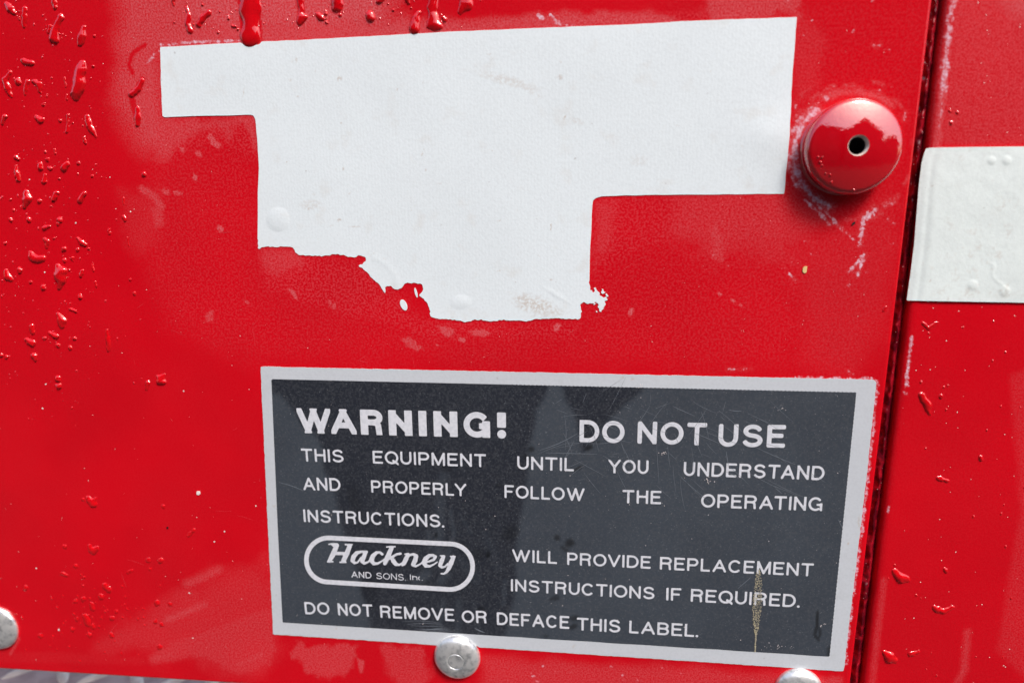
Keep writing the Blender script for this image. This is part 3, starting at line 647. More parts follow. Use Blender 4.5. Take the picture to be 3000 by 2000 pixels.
sticker = sheet("torn_sticker", 462, 40, 2345, 950, 3.0, torn_sdf, 0, .00014, M_STICK, height=torn_h, attrs={"stain": torn_stain})
tag(sticker, "large blank white vinyl sticker with a ragged torn lower edge, above the warning label", "sticker")
zero = lambda x, y: np.zeros(x.shape)
for nm_, cx, cy, rx, ry, an, lb in (("sticker_scrap", 1183, 893, 9, 17, 65, "small white oval scrap of sticker left in the torn notch"),
                                    ("sticker_scrap", 1219, 857, 3.5, 15, 75, "thin white sliver of sticker in the notch, beside the torn edge")):
    c, s_ = math.cos(math.radians(an)), math.sin(math.radians(an))
    f = lambda X, Y: (np.hypot(((X - cx) * c + (Y - cy) * s_) / max(rx, ry), (-(X - cx) * s_ + (Y - cy) * c) / min(rx, ry)) - 1) * min(rx, ry)
    tag(sheet(nm_, cx - 25, cy - 25, cx + 25, cy + 25, 2.0, f, 0, .00014, M_STICK, attrs={"stain": zero}), lb, "sticker scrap", "scraps left from the torn sticker")

# ------------------------------------------------------------------ white tape on the right panel
TAPE = [(2713, 436), (2724, 433), (3000, 430), (3400, 428), (3400, 896), (3000, 886), (2656, 880), (2667, 803), (2678, 716), (2686, 610), (2692, 540), (2700, 477), (2708, 448)]
def tape_edge(y): return np.interp(y, [436, 448, 477, 540, 610, 716, 803, 880], [2713, 2708, 2700, 2692, 2686, 2678, 2667, 2656])
def tape_h(x, y):
    d = x - tape_edge(y)
    h = -.0004 * (1 - sstep(0, 26, d)) - .00022 * np.exp(-((d - 27) / 12) ** 2)
    h = h + .00012 * (fbm(x / 60, y / 60, 31, 3) - .5) + .0002 * (fbm(x / 150, y / 150, 32, 2) - .5)
    for cx, cy, r in ((2902, 471, 13), (2946, 471, 14), (2940, 853, 17), (2847, 835, 16)):
        h = h + .00014 * np.clip(1 - np.hypot(x - cx, y - cy) ** 2 / r ** 2, 0, 1) ** .7
    t = np.clip(1 - np.abs((x - 2905) - (y - 790) * .55 - 10 * np.sin(y / 12)) / 9, 0, 1) * ((y > 770) & (y < 855)); h = h + .00006 * t
    return h
def tape_stain(x, y):
    s = np.zeros(x.shape)
    b_ell(s, x, y, 2723, 823, 3, 3, 0, .8); b_ell(s, x, y, 2729, 546, 3, 3, 0, .4)
    s = np.maximum(s, .25 * sstep(.56, .75, fbm(x / 22, y / 22, 44, 3)) * sstep(.4, .6, fbm(x / 120, y / 120, 45, 2)))
    s = np.maximum(s, .3 * (1 - sstep(1, 5, x - tape_edge(y))))
    return s
tape = sheet("white_tape", 2650, 425, 3300, 900, 3.5, lambda X, Y: poly_sdf(X, Y, TAPE), -.0009, .00045, M_TAPE, height=tape_h, attrs={"stain": tape_stain})
tag(tape, "wrinkled white tape band cut square at the seam on the right panel", "tape")

# ------------------------------------------------------------------ warning label
LAB = [(764, 1073), (2250, 1105), (2558, 1111), (2567, 1118), (2540, 1380), (2471, 1964), (2345, 1956), (1500, 1900), (1404, 1894), (1371, 1872), (1355, 1869), (1347, 1873), (1341, 1868), (1310, 1869), (1279, 1888), (1200, 1882), (801, 1856), (783, 1490)]
HL = .00006
def lab_sdf(X, Y): return poly_sdf(X, Y, LAB) + (vnoise(X / 9, Y / 9, 61) - .5) * 1.6 + ((X > 2440) & (Y > 1130)) * (vnoise(X / 7, Y / 7, 62) - .5) * 1.5
def lab_stain(x, y):
    s = np.zeros(x.shape)
    for cx, cy in ((1823, 1104), (1852, 1110), (803, 1482), (983, 1842), (1682, 1892), (2484, 1590), (2190, 1107)): b_ell(s, x, y, cx, cy, 3, 3, 0, .9)
    b_line(s, x, y, [(2517, 1510), (2512, 1560)], 1, .6, 2, 2); b_line(s, x, y, [(2500, 1670), (2496, 1700)], 1, .6, 2, 2)
    return s
label = sheet("warning_label", 755, 1065, 2580, 1975, 5.0, lab_sdf, 0, HL + .0001, M_SILVER, attrs={"stain": lab_stain})
tag(label, "charcoal warning label with silver border and pale capital lettering", "warning label")
DARK = [(795, 1110), (1750, 1132), (2509, 1149), (2430, 1922), (1750, 1879.6), (828, 1822), (814, 1550)]
D1 = [(760, 1060), (1612, 1100), (1604, 1140), (1590, 1165), (1572, 1200), (1565, 1250), (1550, 1300), (1545, 1400), (1530, 1480), (1510, 1600), (1515, 1700), (1470, 1900), (1100, 1900), (1070, 1760), (1040, 1650), (1001, 1540), (975, 1416), (950, 1373), (950, 1322), (924, 1275), (890, 1250), (865, 1207), (843, 1182), (822, 1158), (760, 1150)]  # reflection of the person behind the camera, painted as darker zones
D2 = [(1643, 1100), (1900, 1120), (1880, 1143), (1836, 1180), (1800, 1215), (1773, 1242), (1742, 1290), (1705, 1325), (1692, 1250), (1684, 1211), (1655, 1166)]
def lab_sheen(x, y):
    f = np.ones(x.shape); wob = (fbm(x / 40, y / 40, 81, 2) - .5) * 10
    f *= .14 + .86 * sstep(-10, 12, poly_sdf(x, y, D1) + wob + sstep(1500, 1800, y) * 20 * (fbm(x / 60, y / 60, 82) - .5)); f *= .12 + .88 * sstep(-10, 12, poly_sdf(x, y, D2) + wob * .6)
    f = f * (.82 + .3 * fbm(x / 130, y / 130, 83, 3))
    for pts, r, v, so in ((((1300, 1390), (1290, 1480), (1285, 1640)), 16, .6, 16), (((1320, 1500), (1330, 1560), (1310, 1640)), 7, .7, 8), (((1345, 1500), (1380, 1560)), 5, .5, 8), (((1255, 1560), (1262, 1600)), 8, .6, 10),
                          (((1220, 1700), (1250, 1680)), 14, .75, 14), (((1290, 1700), (1310, 1680)), 12, .7, 12), (((1300, 1760), (1285, 1850)), 9, .6, 12), (((1345, 1760), (1340, 1850)), 11, .55, 12),
                          (((1480, 1700), (1475, 1770)), 7, .6, 7), (((1065, 1760), (1060, 1830)), 4, .4, 6), (((1390, 1770), (1400, 1840)), 10, .4, 14), (((1350, 1640), (1400, 1700)), 14, .4, 16), (((1420, 1560), (1460, 1660)), 16, .35, 20)):
        b_line(f, x, y, list(pts), r, v, so, 4, 12)
    b_ell(f, x, y, 2290, 1195, 55, 22, 10, 1.15, .9); 
    return np.clip(f, 0, 1.2)
def lab_smudge(x, y):
    s = np.zeros(x.shape)
    for cx, cy, rx, ry, an, v in ((1724, 1311, 14, 8, -20, .85), (1752, 1296, 8, 4, -20, .6), (1693, 1372, 16, 5, -30, .8), (1557, 1316, 8, 8, 0, .75), (1632, 1575, 9, 8, 0, .7), (1670, 1590, 12, 14, 30, .8), (1655, 1608, 14, 6, 30, .6),
                              (1625, 1752, 14, 8, -20, .6), (1682, 1810, 16, 9, 0, .7), (1678, 1835, 12, 8, -30, .7), (1600, 1862, 8, 6, 0, .5), (1430, 1622, 7, 9, 0, .8), (1495, 1560, 20, 26, 30, .45), (1400, 1625, 22, 18, 0, .35),
                              (1410, 1785, 12, 14, 0, .6), (1460, 1422, 10, 6, 0, .45), (1310, 1375, 16, 10, 0, .4), (1545, 1340, 14, 8, 20, .5), (2428, 1905, 6, 16, 5, .7), (1278, 1566, 5, 9, 0, .7), (1350, 1600, 10, 20, 0, .3), (1040, 1470, 18, 60, -10, .35), (1085, 1720, 25, 60, 0, .3)):
        b_ell(s, x, y, cx, cy, rx, ry, an, v, .5, .45, seed=int(cx))
    b_line(s, x, y, [(2395, 1792), (2394, 1836)], 4, .85, 2, 1, 5); b_line(s, x, y, [(2394, 1836), (2386, 1856), (2397, 1872)], 5, .75, 3, 4, 5); b_line(s, x, y, [(2394, 1836), (2404, 1846), (2397, 1872)], 4, .7, 3, 3, 5)
    return s
def dark_sdf(X, Y):
    per = np.where(np.abs(Y - 1140) < 40, .8 * np.sin(X / 1.9), .6 * np.sin(Y / 1.9)) * (X > 1500)
    return poly_sdf(X, Y, DARK) + per
sheet("dark_field", 785, 1100, 2520, 1932, 4.5, dark_sdf, HL + .0001, .00003, M_LABEL, label, attrs={"film_sheen": lab_sheen, "smudge": lab_smudge})
HT = HL + .00018

# strokes of each capital on a unit box: lists of points; arcs as (cx, cy, rx, ry, a0, a1)
def arc(cx, cy, rx, ry, a0, a1, n=14):
    return [(cx + rx * math.cos(math.radians(a0 + (a1 - a0) * k / n)), cy + ry * math.sin(math.radians(a0 + (a1 - a0) * k / n))) for k in range(n + 1)]
G = {
 'A': (.86, [[(0, 0), (.5, 1)], [(.5, 1), (1, 0)], [(.17, .31), (.83, .31)]]),
 'B': (.74, [[(0, 0), (0, 1)], [(0, 1), (.55, 1)] + arc(.55, .76, .40, .24, 90, -90)[1:] + [(0, .52)], [(0, .52), (.55, .52)] + arc(.6, .26, .40, .26, 90, -90)[1:] + [(0, 0)]]),
 'C': (.84, [arc(.5, .5, .5, .5, 42, 318, 24)]),
 'D': (.80, [[(0, 0), (0, 1)], [(0, 1), (.42, 1)] + arc(.42, .5, .58, .5, 90, -90, 18)[1:] + [(0, 0)]]),
 'E': (.68, [[(0, 0), (0, 1)], [(0, 1), (1, 1)], [(0, .53), (.92, .53)], [(0, 0), (1, 0)]]),
 'F': (.66, [[(0, 0), (0, 1)], [(0, 1), (1, 1)], [(0, .50), (.88, .50)]]),
 'G': (.86, [arc(.5, .5, .5, .5, 42, 308, 24) , [(.66, .44), (1, .44)], [(1, .44), (1, .0)]]),
 'H': (.74, [[(0, 0), (0, 1)], [(1, 0), (1, 1)], [(0, .53), (1, .53)]]),
 'I': (0, [[(.5, 0), (.5, 1)]]),
 'L': (.60, [[(0, 1), (0, 0)], [(0, 0), (1, 0)]]),
 'M': (.88, [[(0, 0), (0, 1)], [(1, 0), (1, 1)], [(.02, 1), (.5, 0)], [(.5, 0), (.98, 1)]]),
 'N': (.76, [[(0, 0), (0, 1)], [(1, 0), (1, 1)], [(.02, 1), (.98, 0)]]),
 'O': (.90, [arc(.5, .5, .5, .5, 0, 360, 30)]),
 'P': (.72, [[(0, 0), (0, 1)], [(0, 1), (.6, 1)] + arc(.6, .72, .40, .28, 90, -90)[1:] + [(0, .44)]]),
 'Q': (.90, [arc(.5, .5, .5, .5, 0, 360, 30), [(.62, .24), (.98, -.02)]]),
 'R': (.78, [[(0, 0), (0, 1)], [(0, 1), (.6, 1)] + arc(.6, .75, .38, .25, 90, -90)[1:] + [(0, .50)], [(.55, .50), (.80, .46), (.88, .34), (.92, 0)]]),
 'S': (.76, [arc(.5, .76, .45, .24, 18, 262, 18)[:-1] + arc(.5, .255, .5, .255, 82, -162, 18)]),
 'T': (.76, [[(0, 1), (1, 1)], [(.5, 1), (.5, 0)]]),
 'U': (.74, [[(0, 1), (0, .38)] + arc(.5, .38, .5, .38, 180, 360, 16)[1:] + [(1, 1)]]),
 'V': (.84, [[(0, 1), (.5, 0)], [(.5, 0), (1, 1)]]),
 'W': (1.22, [[(0, 1), (.27, 0)], [(.27, 0), (.5, 1)], [(.5, 1), (.73, 0)], [(.73, 0), (1, 1)]]),
 'Y': (.84, [[(0, 1), (.5, .44)], [(1, 1), (.5, .44)], [(.5, .44), (.5, 0)]]),
 'n': (.52, [[(0, 0), (0, .68)], [(0, .48)] + arc(.5, .42, .5, .26, 170, 0, 10) + [(1, 0)]]),
 'c': (.50, [arc(.5, .34, .5, .34, 55, 305, 14)]),
}
G['worn_c'] = (.34, [arc(.75, .34, .75, .34, 105, 255, 10)])
def glyph(name, org, ex, ez, w, Hc, ch, sw, rd, mat, parent, slant_cell=16):
    base = {'!': 0, '.': 0, ',': 0}.get(ch)
    r = rd * sw
    def sdf(X, Y):
        if ch in '.,!':
            d = np.hypot(X - w / 2, Y - sw * .52) - sw * (.60 if ch != '!' else .56)
            if ch == '!': d = np.minimum(d, flat_seg(X, Y, (w / 2, sw * 1.36 + r), (w / 2, Hc - r), sw * .56 - r, True, True) - r)
            return d
        d = np.full(X.shape, 1e9)
        strokes = G[ch][1]
        for st in strokes:
            heavy_ = sw / Hc > .25; vert = len(st) == 2 and st[0][0] == st[1][0]
            s2 = sw * (1 if vert or not heavy_ else .78)
            pts = [(s2 / 2 + u * (w - s2), s2 / 2 + v * (Hc - s2)) for u, v in st]
            if vert: pts = [(sw / 2 + st[0][0] * (w - sw), p[1]) for p in pts]
            closed = math.hypot(pts[0][0] - pts[-1][0], pts[0][1] - pts[-1][1]) < sw * .1 and len(pts) > 6
            def ext(i, j):
                (u, v) = st[i]
                if closed or not (u <= .02 or u >= .98 or v <= .0001 or v >= .9999): return pts[i]
                if ch in 'CSGc' and len(st) > 4: return pts[i]
                if sw / Hc <= .25 and .05 < u < .95 and ch in 'AMVWY' and not (ch == 'Y' and v < .01): return pts[i]
                dx, dy = pts[i][0] - pts[j][0], pts[i][1] - pts[j][1]; L = math.hypot(dx, dy) or 1
                if abs(dy) > 5 * abs(dx) and .01 < v < .99 and ch != 'n': return (pts[i][0], pts[i][1] + math.copysign(s2 * .5, dy))
                e_ = .38 if sw / Hc > .25 and .05 < u < .95 else .8
                return (pts[i][0] + dx / L * sw * e_, pts[i][1] + dy / L * sw * e_)
            n = len(pts); P = list(pts)
            P[0] = ext(0, 1); P[-1] = ext(n - 1, n - 2)
            for k in range(n - 1):
                fa, fb = k == 0 and not closed, k == n - 2 and not closed
                if ch in 'AMVW' and n == 2 and sw / Hc <= .25: fa, fb = fa and not .05 < st[0][0] < .95, fb and not .05 < st[1][0] < .95
                diag = n == 2 and abs(P[0][0] - P[1][0]) > .1 * Hc and abs(P[0][1] - P[1][1]) > .1 * Hc and sw / Hc > .25
                d = np.minimum(d, flat_seg(X, Y, P[k], P[k + 1], s2 / 2 - r, fa, fb))
        lo = -.14 * Hc if ch == 'Q' else 0
        bx = np.maximum(np.maximum(r - X, X - (w - r)), np.maximum(lo + r - Y, Y - (Hc - r)))
        return np.maximum(d, bx) - r
    c = Hc / slant_cell; pad = 2 * c
    lo = -.16 * Hc if ch == 'Q' else 0
    xs = np.arange(-pad, w + pad + c, c); ys = np.arange(lo - pad, Hc + pad + c, c); X, Y = np.meshgrid(xs, ys)
    V, faces, rim = march(sdf(X, Y))
    if not len(V): return
    co = [tuple(org + ex * (xs[0] + p[0] * c) + ez * (ys[0] + p[1] * c)) for p in V]
    mesh_np(name, co, faces, mat, parent, False)
def word(text, p0, p1, cap, weight=.16, rd=.3, gap=.155, name="letter", cell=20):
    """text between two baseline points (photo px); cap height in photo px"""
    a, b = P3(*p0, HT), P3(*p1, HT); ex = (b - a); Wd = ex.length; ex.normalize(); ez = Vector((-ex.z, 0, ex.x)); 
    mid = ((p0[0] + p1[0]) / 2, (p0[1] + p1[1]) / 2)
    Hc = (P3(mid[0], mid[1] - cap, HT) - P3(*mid, HT)).length; sw = weight * Hc
    kern = {'AT': -.09, 'TA': -.09, 'AV': -.1, 'LA': .02, 'LY': -.1, 'OV': -.04, 'VE': -.02, 'LT': -.1, 'WA': -.1, 'LO': -.02, 'VI': -.02, 'AN': -.01}
    ch = list(text); ws = []; gs = []; heavy = dict(W=1.36, A=1.02, R=.90, N=.93, G=1.02, I=.31); heavy['!'] = .37
    for k, c in enumerate(ch):
        if c in '.,': ws.append(sw * 1.0 / Hc)
        elif c == '!': ws.append(sw * 1.12 / Hc)
        elif c == 'I': ws.append(weight)
        else: ws.append(G[c][0] * (1.12 if weight > .25 else 1))
        if k: 
            g = gap + kern.get(ch[k - 1] + c, 0)
            if ch[k - 1] in 'OCDQG': g -= .02
            if c in 'OCGQ': g -= .02
            if c == '.': g = gap * .7
            gs.append(g)
    if weight > .25: ws = [heavy[c] for c in ch]; gs = [.0, .17, .22, .25, .27, .23, .25][:len(gs)]
    fix = sum(w for w, c in zip(ws, ch) if c in '.,!I'); var = sum(ws) - fix
    tot = Wd / Hc; k = (tot - fix) / (var + sum(gs))
    x = 0
    for i, c in enumerate(ch):
        w = ws[i] * (1 if c in '.,!I' else k)
        glyph(name, a + ex * (x * Hc), ex, ez, w * Hc, Hc, c, sw * (1.05 if c == 'I' else 1), rd, M_TEXT, label, cell)
        x += w + (gs[i] * k if i < len(gs) else 0)
def z(o, s): return lambda x, y: (o[0] + x / s, o[1] + y / s)
za, zb, zc, zd, ze = z((750, 1050), 2.352), z((1550, 1050), 2.24), z((1450, 1450), 2.138), z((750, 1450), 2.352), z((850, 1540), 3.92)
word("WARNING!", za(290, 512), za(1727, 549), 74, .30, .14, .10, cell=44)
word("DO", zb(330, 547), zb(625, 556), 65, .19, .3); word("NOT", zb(710, 557), zb(1162, 570), 65.5, .19, .3); word("USE", zb(1240, 577), zb(1678, 585), 66.5, .19, .3)
word("THIS", za(315, 707), za(605, 716), 37.5); word("EQUIPMENT", za(806, 722), za(1585, 748), 38); word("UNTIL", za(1800, 762), za(2190, 776), 38.5)
word("YOU", zb(520, 750), zb(783, 757), 40); word("UNDERSTAND", zb(1013, 768), zb(1935, 798), 41)
word("AND", za(328, 905), za(585, 912), 37.5); word("PROPERLY", za(795, 922), za(1450, 948), 36.5); word("FOLLOW", za(1712, 958), za(2262, 983), 38)
word("THE", zb(612, 947), zb(866, 955), 39); word("OPERATING", zb(1127, 975), zb(1922, 1000), 40)
word("INSTRUCTIONS.", za(330, 1124), za(1297, 1163), 37)
word("WILL", zc(108, 415), zc(388, 430), 36.5); word("PROVIDE", zc(452, 435), zc(975, 460), 36.5); word("REPLACEMENT", zc(1032, 464), zc(1992, 508), 37.5)
word("INSTRUCTIONS", zc(100, 600), zc(998, 652), 36); word("IF", zc(1072, 657), zc(1165, 661), 37); word("REQUIRED.", zc(1225, 665), zc(1907, 703), 38)
word("DO", zd(340, 818), zd(510, 822), 35.5); word("NOT", zd(567, 826), zd(805, 836), 35.5); word("REMOVE", zd(858, 842), zd(1368, 867), 36); word("OR", zd(1420, 876), zd(1593, 881), 36)
word("DEFACE", zc(12, 810), zc(465, 836), 37); word("THIS", zc(513, 844), zc(785, 860), 37.5); word("LABEL.", zc(840, 862), zc(1272, 888), 37)
word("AND", ze(705, 590), ze(935, 602), 18.4, .15, .3); word("SONS,", ze(990, 606), ze(1330, 627), 18.6, .12, .3)
word("In", ze(1378, 618), ze(1462, 622), 16.5, .14, .3); 
G['c'] = G['worn_c']; word("c.", ze(1470, 622), ze(1522, 626), 16.5, .14, .3)

def free_shape(name, x0, y0, x1, y1, cell, sdf, h, mat, parent, tr):
    xs = np.arange(x0, x1, cell); ys = np.arange(y0, y1, cell); X, Y = np.meshgrid(xs, ys)
    V, faces, rim = march(sdf(X, Y)); px, py = tr(x0 + V[:, 0] * cell, y0 + V[:, 1] * cell); wx, wz = U(px, py, h)
    return mesh_np(name, np.stack([wx, np.full_like(wx, -h), wz], -1), [f[::-1] for f in faces], mat, parent, False)
def chains(cs):
    def f(X, Y):
        d = np.full(X.shape, 1e9)
        for c in cs:
            for a, b in zip(c[:-1], c[1:]): d = np.minimum(d, seg_sdf(X, Y, a[:2], b[:2], a[2], b[2]))
        return d
    return f
logo = free_shape("logo_oval", 160, 90, 2140, 780, 9, lambda X, Y: np.abs(seg_sdf(X, Y, (440, 389), (1835, 466), 253, 261)) - 26.5, HT, M_TEXT, label, ze)
HK = [
 [(540, 222, 22), (520, 260, 27), (487, 335, 29), (452, 398, 22)], [(430, 409, 8), (492, 409, 8)], [(442, 210, 7), (480, 203, 9), (540, 203, 8)], [(480, 212, 10), (520, 235, 20)],
 [(683, 232, 26), (650, 318, 28), (612, 398, 26)], [(635, 212, 10), (713, 212, 8)], [(572, 415, 9), (640, 415, 9)], [(500, 312, 20), (645, 316, 18)],
 [(880, 296, 15), (815, 294, 13), (765, 308, 22), (730, 350, 27), (716, 395, 24), (738, 424, 14), (775, 418, 10), (815, 360, 9)],
 [(868, 300, 20), (848, 350, 25), (828, 402, 24), (850, 428, 15), (890, 415, 10), (925, 385, 10)],
 [(1058, 322, 16), (1030, 300, 12), (990, 305, 18), (950, 345, 26), (932, 392, 28), (960, 432, 18), (1010, 428, 13), (1060, 398, 9), (1095, 370, 8)],
 [(1165, 250, 24), (1140, 310, 27), (1108, 380, 28), (1088, 428, 22)], [(1108, 240, 8), (1145, 236, 10), (1206, 236, 8)],
 [(1268, 316, 14), (1225, 322, 13), (1180, 350, 14), (1140, 372, 14)], [(1165, 362, 18), (1185, 400, 26), (1212, 436, 22), (1255, 446, 12), (1290, 420, 8)],
 [(1352, 330, 20), (1330, 380, 26), (1305, 430, 24), (1290, 450, 12)], [(1318, 322, 8), (1360, 316, 10)], [(1340, 372, 10), (1372, 332, 13), (1415, 322, 14), (1448, 345, 24), (1435, 395, 27), (1412, 440, 24), (1440, 462, 12), (1490, 440, 9), (1530, 405, 8)],
 [(1530, 415, 10), (1590, 408, 11), (1650, 385, 15), (1668, 352, 18), (1640, 334, 15), (1595, 340, 20), (1556, 375, 27), (1538, 420, 28), (1556, 455, 22), (1600, 462, 14), (1650, 440, 9), (1690, 412, 8)],
 [(1762, 350, 20), (1740, 400, 26), (1722, 450, 22), (1740, 475, 14), (1780, 465, 10), (1810, 430, 9)], [(1725, 340, 7), (1765, 342, 9)],
 [(1875, 358, 22), (1850, 420, 28), (1822, 485, 24), (1795, 528, 15), (1765, 548, 10), (1735, 545, 9)], [(1840, 348, 8), (1895, 350, 8)]]
free_shape("logo_script", 410, 180, 1930, 580, 8, chains(HK), HT + .00001, M_TEXT, logo, ze)

# hairline scratches, worn streak and specks on the label
def lines_mesh(name, segs, h, mat, parent):
    co = []; fs = []
    for x0, y0, x1, y1, w in segs:
        n = 4; L = math.hypot(x1 - x0, y1 - y0) or 1; nx, ny = -(y1 - y0) / L, (x1 - x0) / L; bow = random.uniform(-.04, .04) * L
        pr = None
        for k in range(n + 1):
            t = k / n; bx = bow * 4 * t * (1 - t); ww = w * (.25 + .75 * math.sin(math.pi * min(max(t, .08), .92)))
            cx, cy = x0 + (x1 - x0) * t + nx * bx, y0 + (y1 - y0) * t + ny * bx
            co += [tuple(P3(cx + nx * ww, cy + ny * ww, h)), tuple(P3(cx - nx * ww, cy - ny * ww, h))]
            if pr is not None: fs.append((pr, pr + 1, len(co) - 1, len(co) - 2))
            pr = len(co) - 2
    o = mesh_np(name, co, fs, mat, parent, False); o["kind"] = "stuff"; return o
sg = []
for k in range(60):
    x, y = random.gauss(1720, 190), random.gauss(1270, 90); a = random.choice([-.5, .35, .1, 1.3, -1.1]) + random.gauss(0, .15); l = random.uniform(15, 110)
    if x + 120 < 2480 and x > 1560 and 1150 < y < 1500: sg.append((x, y, x + l * math.cos(a), y + l * math.sin(a), random.uniform(.35, .6)))
for k in range(34):
    x, y = random.uniform(1900, 2420), random.uniform(1160, 1450); a = random.choice([.42, .5, .7, 1.4]) + random.gauss(0, .08); l = random.uniform(15, 120)
    if x + l < 2460: sg.append((x, y, x + l * math.cos(a), y + l * math.sin(a), random.uniform(.35, .6)))
sg += [(1582, 1318, 1690, 1270, .9), (1655, 1340, 1682, 1290, .7), (1600, 1326, 1750, 1330, .7), (2128, 1322, 2134, 1362, .9), (1972, 1190, 2035, 1218, .8), (2135, 1200, 2172, 1204, 1), (818, 1412, 890, 1437, .9), (2162, 1723, 2200, 1690, .8), (2272, 1430, 2290, 1445, .9), (2035, 1268, 2110, 1300, .7), (2215, 1310, 2330, 1360, .8), (2455, 1520, 2470, 1550, .7)]
for k in range(7): sg.append((1180 + k * 12, 1822 + k * 5 + random.uniform(-4, 4), 1290 + k * 6, 1824 + k * 4, .7))
sg.append((1390, 1838, 1420, 1852, 1.5))
lines_mesh("scratch", sg, HT + .00002, M_SCR, label)
co = []; fs = []
def fleck(cx, cy, r, h, n=5):
    b = len(co); a0 = random.uniform(0, 6)
    for k in range(n):
        q = r * random.uniform(.6, 1.3); co.append(tuple(P3(cx + q * math.cos(a0 + k * 6.283 / n), cy + q * math.sin(a0 + k * 6.283 / n), h)))
    fs.append(tuple(range(b, b + n)))
for k in range(850):
    t = random.random(); y = 1668 + t * 240; c = 2216 - 7 * t * t + (6 if t < .3 else 3)
    wd = 12 * math.sin(math.pi * min(1, t * 1.15 + .05)) ** .8 * (1 if t < .72 else max(.18, (1 - t) / .28)) + 1.2
    if t < .3 and random.random() < .35: continue
    fleck(c + random.uniform(-wd, wd), y, random.uniform(.8, 1.7), HT + .00003 + random.random() * .00002)
o = mesh_np("worn_streak", co, fs, M_GOLD, label, False); o["kind"] = "stuff"
co = []; fs = []
for k in range(170): fleck(random.uniform(820, 2470), random.uniform(1140, 1900), random.choice([.5, .6, .7, .8, 1.2]), HT + .00002)
for cx, cy, n in ((1945, 1328, 12), (2074, 1405, 14), (2290, 1195, 7), (1875, 1130, 6), (2410, 1830, 7), (2290, 1895, 16)):
    for k in range(n): fleck(cx + random.gauss(0, 9 if n < 16 else 30), cy + random.gauss(0, 5), random.uniform(.7, 1.5), HT + .00003)
o = mesh_np("dust", co, fs, M_DUST, label, False); o["kind"] = "stuff"

# ------------------------------------------------------------------ rivets and the button on the left panel
def rivet(cx, cy, rpx, hh, lab, seed):
    s = scale_at(cx, cy); R = rpx * s; c = P3(cx, cy, hh * .6); c.y = 0
    prof = [(R * .99, -.0001), (R, hh * .12), (R * .985, hh * .30), (R * .94, hh * .50), (R * .84, hh * .70), (R * .70, hh * .86), (R * .55, hh * .95), (R * .42, hh * .985), (R * .375, hh * .97), (R * .355, hh * .92), (R * .34, hh * .88)]
    o = lathe_obj("rivet", prof, M_ALU, c, panel, 72)
    o.rotation_euler.y = seed * 1.3
    for v in o.data.vertices:
        q = fbm(np.array([v.co.x * 1500]), np.array([v.co.z * 1500 + seed]), 5, 2)[0] - .5; v.co.y -= q * .00018 if v.co.y < -.0002 else 0
    pin = lathe_obj("rivet_pin", [(R * .338, hh * .55), (R * .338, hh * .92), (R * .325, hh * .97), (R * .28, hh * .965), (R * .15, hh * .95)], M_ALU, c, None, 48)
    pin.location = c; put_under(pin, o); o["label"] = lab
    return o
rivet(1337, 1931, 67, .0030, "aluminium rivet half over the label's lower border", 1)
rivet(2344, 2027, 70, .0030, "aluminium rivet cut by the bottom of the picture, under the label's right end", 2)
rivet(-19, 1842, 62, .0022, "aluminium rivet cut by the left edge of the picture", 3)

kb_h = .0078; ks = scale_at(2509, 426); kr = 145 * ks * (DIST - kb_h * .82) / DIST; kc = P3(2509, 428, kb_h * .82); kc.y = 0
DOME = .0017
prof = [(kr * 1.02, -.0002), (kr * .96, .0002), (kr * .93, .0008), (kr * .93, .0028), (kr * .955, .0034)]
HB = kb_h - DOME - .0040; AE = math.atan(HB / (.16 * kr) / (2 * DOME / (.905 * kr)))
for t in np.linspace(0, 1, 22):
    a = t * AE
    prof.append((kr * (.84 + .16 * math.cos(a)), .0040 + (kb_h - DOME - .0040) * math.sin(a) / math.sin(AE)))
for t in np.linspace(.06, 1, 26):
    RE = kr * (.84 + .16 * math.cos(AE)); r = RE - (RE - .215 * kr) * t; prof.append((r, kb_h - DOME + DOME * (1 - (r / RE) ** 2)))
hh_ = prof[-1][1]
knob = lathe_obj("knob", prof, M_KNOB, kc, panel, 128, cap=False)
knob["label"] = "round domed red button with a small dark hole"
lip_ = lathe_obj("hole_rim", [(kr * .216, hh_ - .00001), (kr * .205, hh_ - .0001), (kr * .185, hh_ - .0006), (kr * .178, hh_ - .0012)], M_BARE, kc, None, 48, cap=False); lip_.location = kc; put_under(lip_, knob)
hole = lathe_obj("hole", [(kr * .178, hh_ - .0012), (kr * .176, hh_ - .0065)], M_BLACK, kc, None, 48); hole.location = kc; put_under(hole, knob)

# ------------------------------------------------------------------ tread plate below the bottom edge
tz = P3(0, 1963).z - .022
tp = empty("tread_plate", (P3(200, 1963).x, -.03, tz)); tag(tp, "blurred grey tread plate below the bottom left corner of the red panel", "tread plate")
boxes("plate", [(-.35, .0, tz - .003, .2, .12, tz)], M_PLATE, tp)
co, fs = [], []
n = 20
for k in range(n):
    a = 2 * math.pi * k / n; co.append((.0085 * math.cos(a), .0022 * math.sin(a), 0))
for k in range(n):
    a = 2 * math.pi * k / n; co.append((.0062 * math.cos(a), .0011 * math.sin(a), .0012))
fs = [(k, (k + 1) % n, n + (k + 1) % n, n + k) for k in range(n)] + [tuple(range(n, 2 * n))]
lug0 = mesh_np("tread_lug", co, fs, M_LUG, None, True); first = True
for i in range(-9, 8):
    for j in range(-2, 4):
        l = lug0 if first else lug0.copy()
        if not first: COL.objects.link(l)
        first = False
        l.location = (-.16 + i * .0165 + (j % 2) * .0, .043 + j * .0165, tz); l.rotation_euler.z = math.radians(45 if (i + j) % 2 else -45)
        put_under(l, tp)

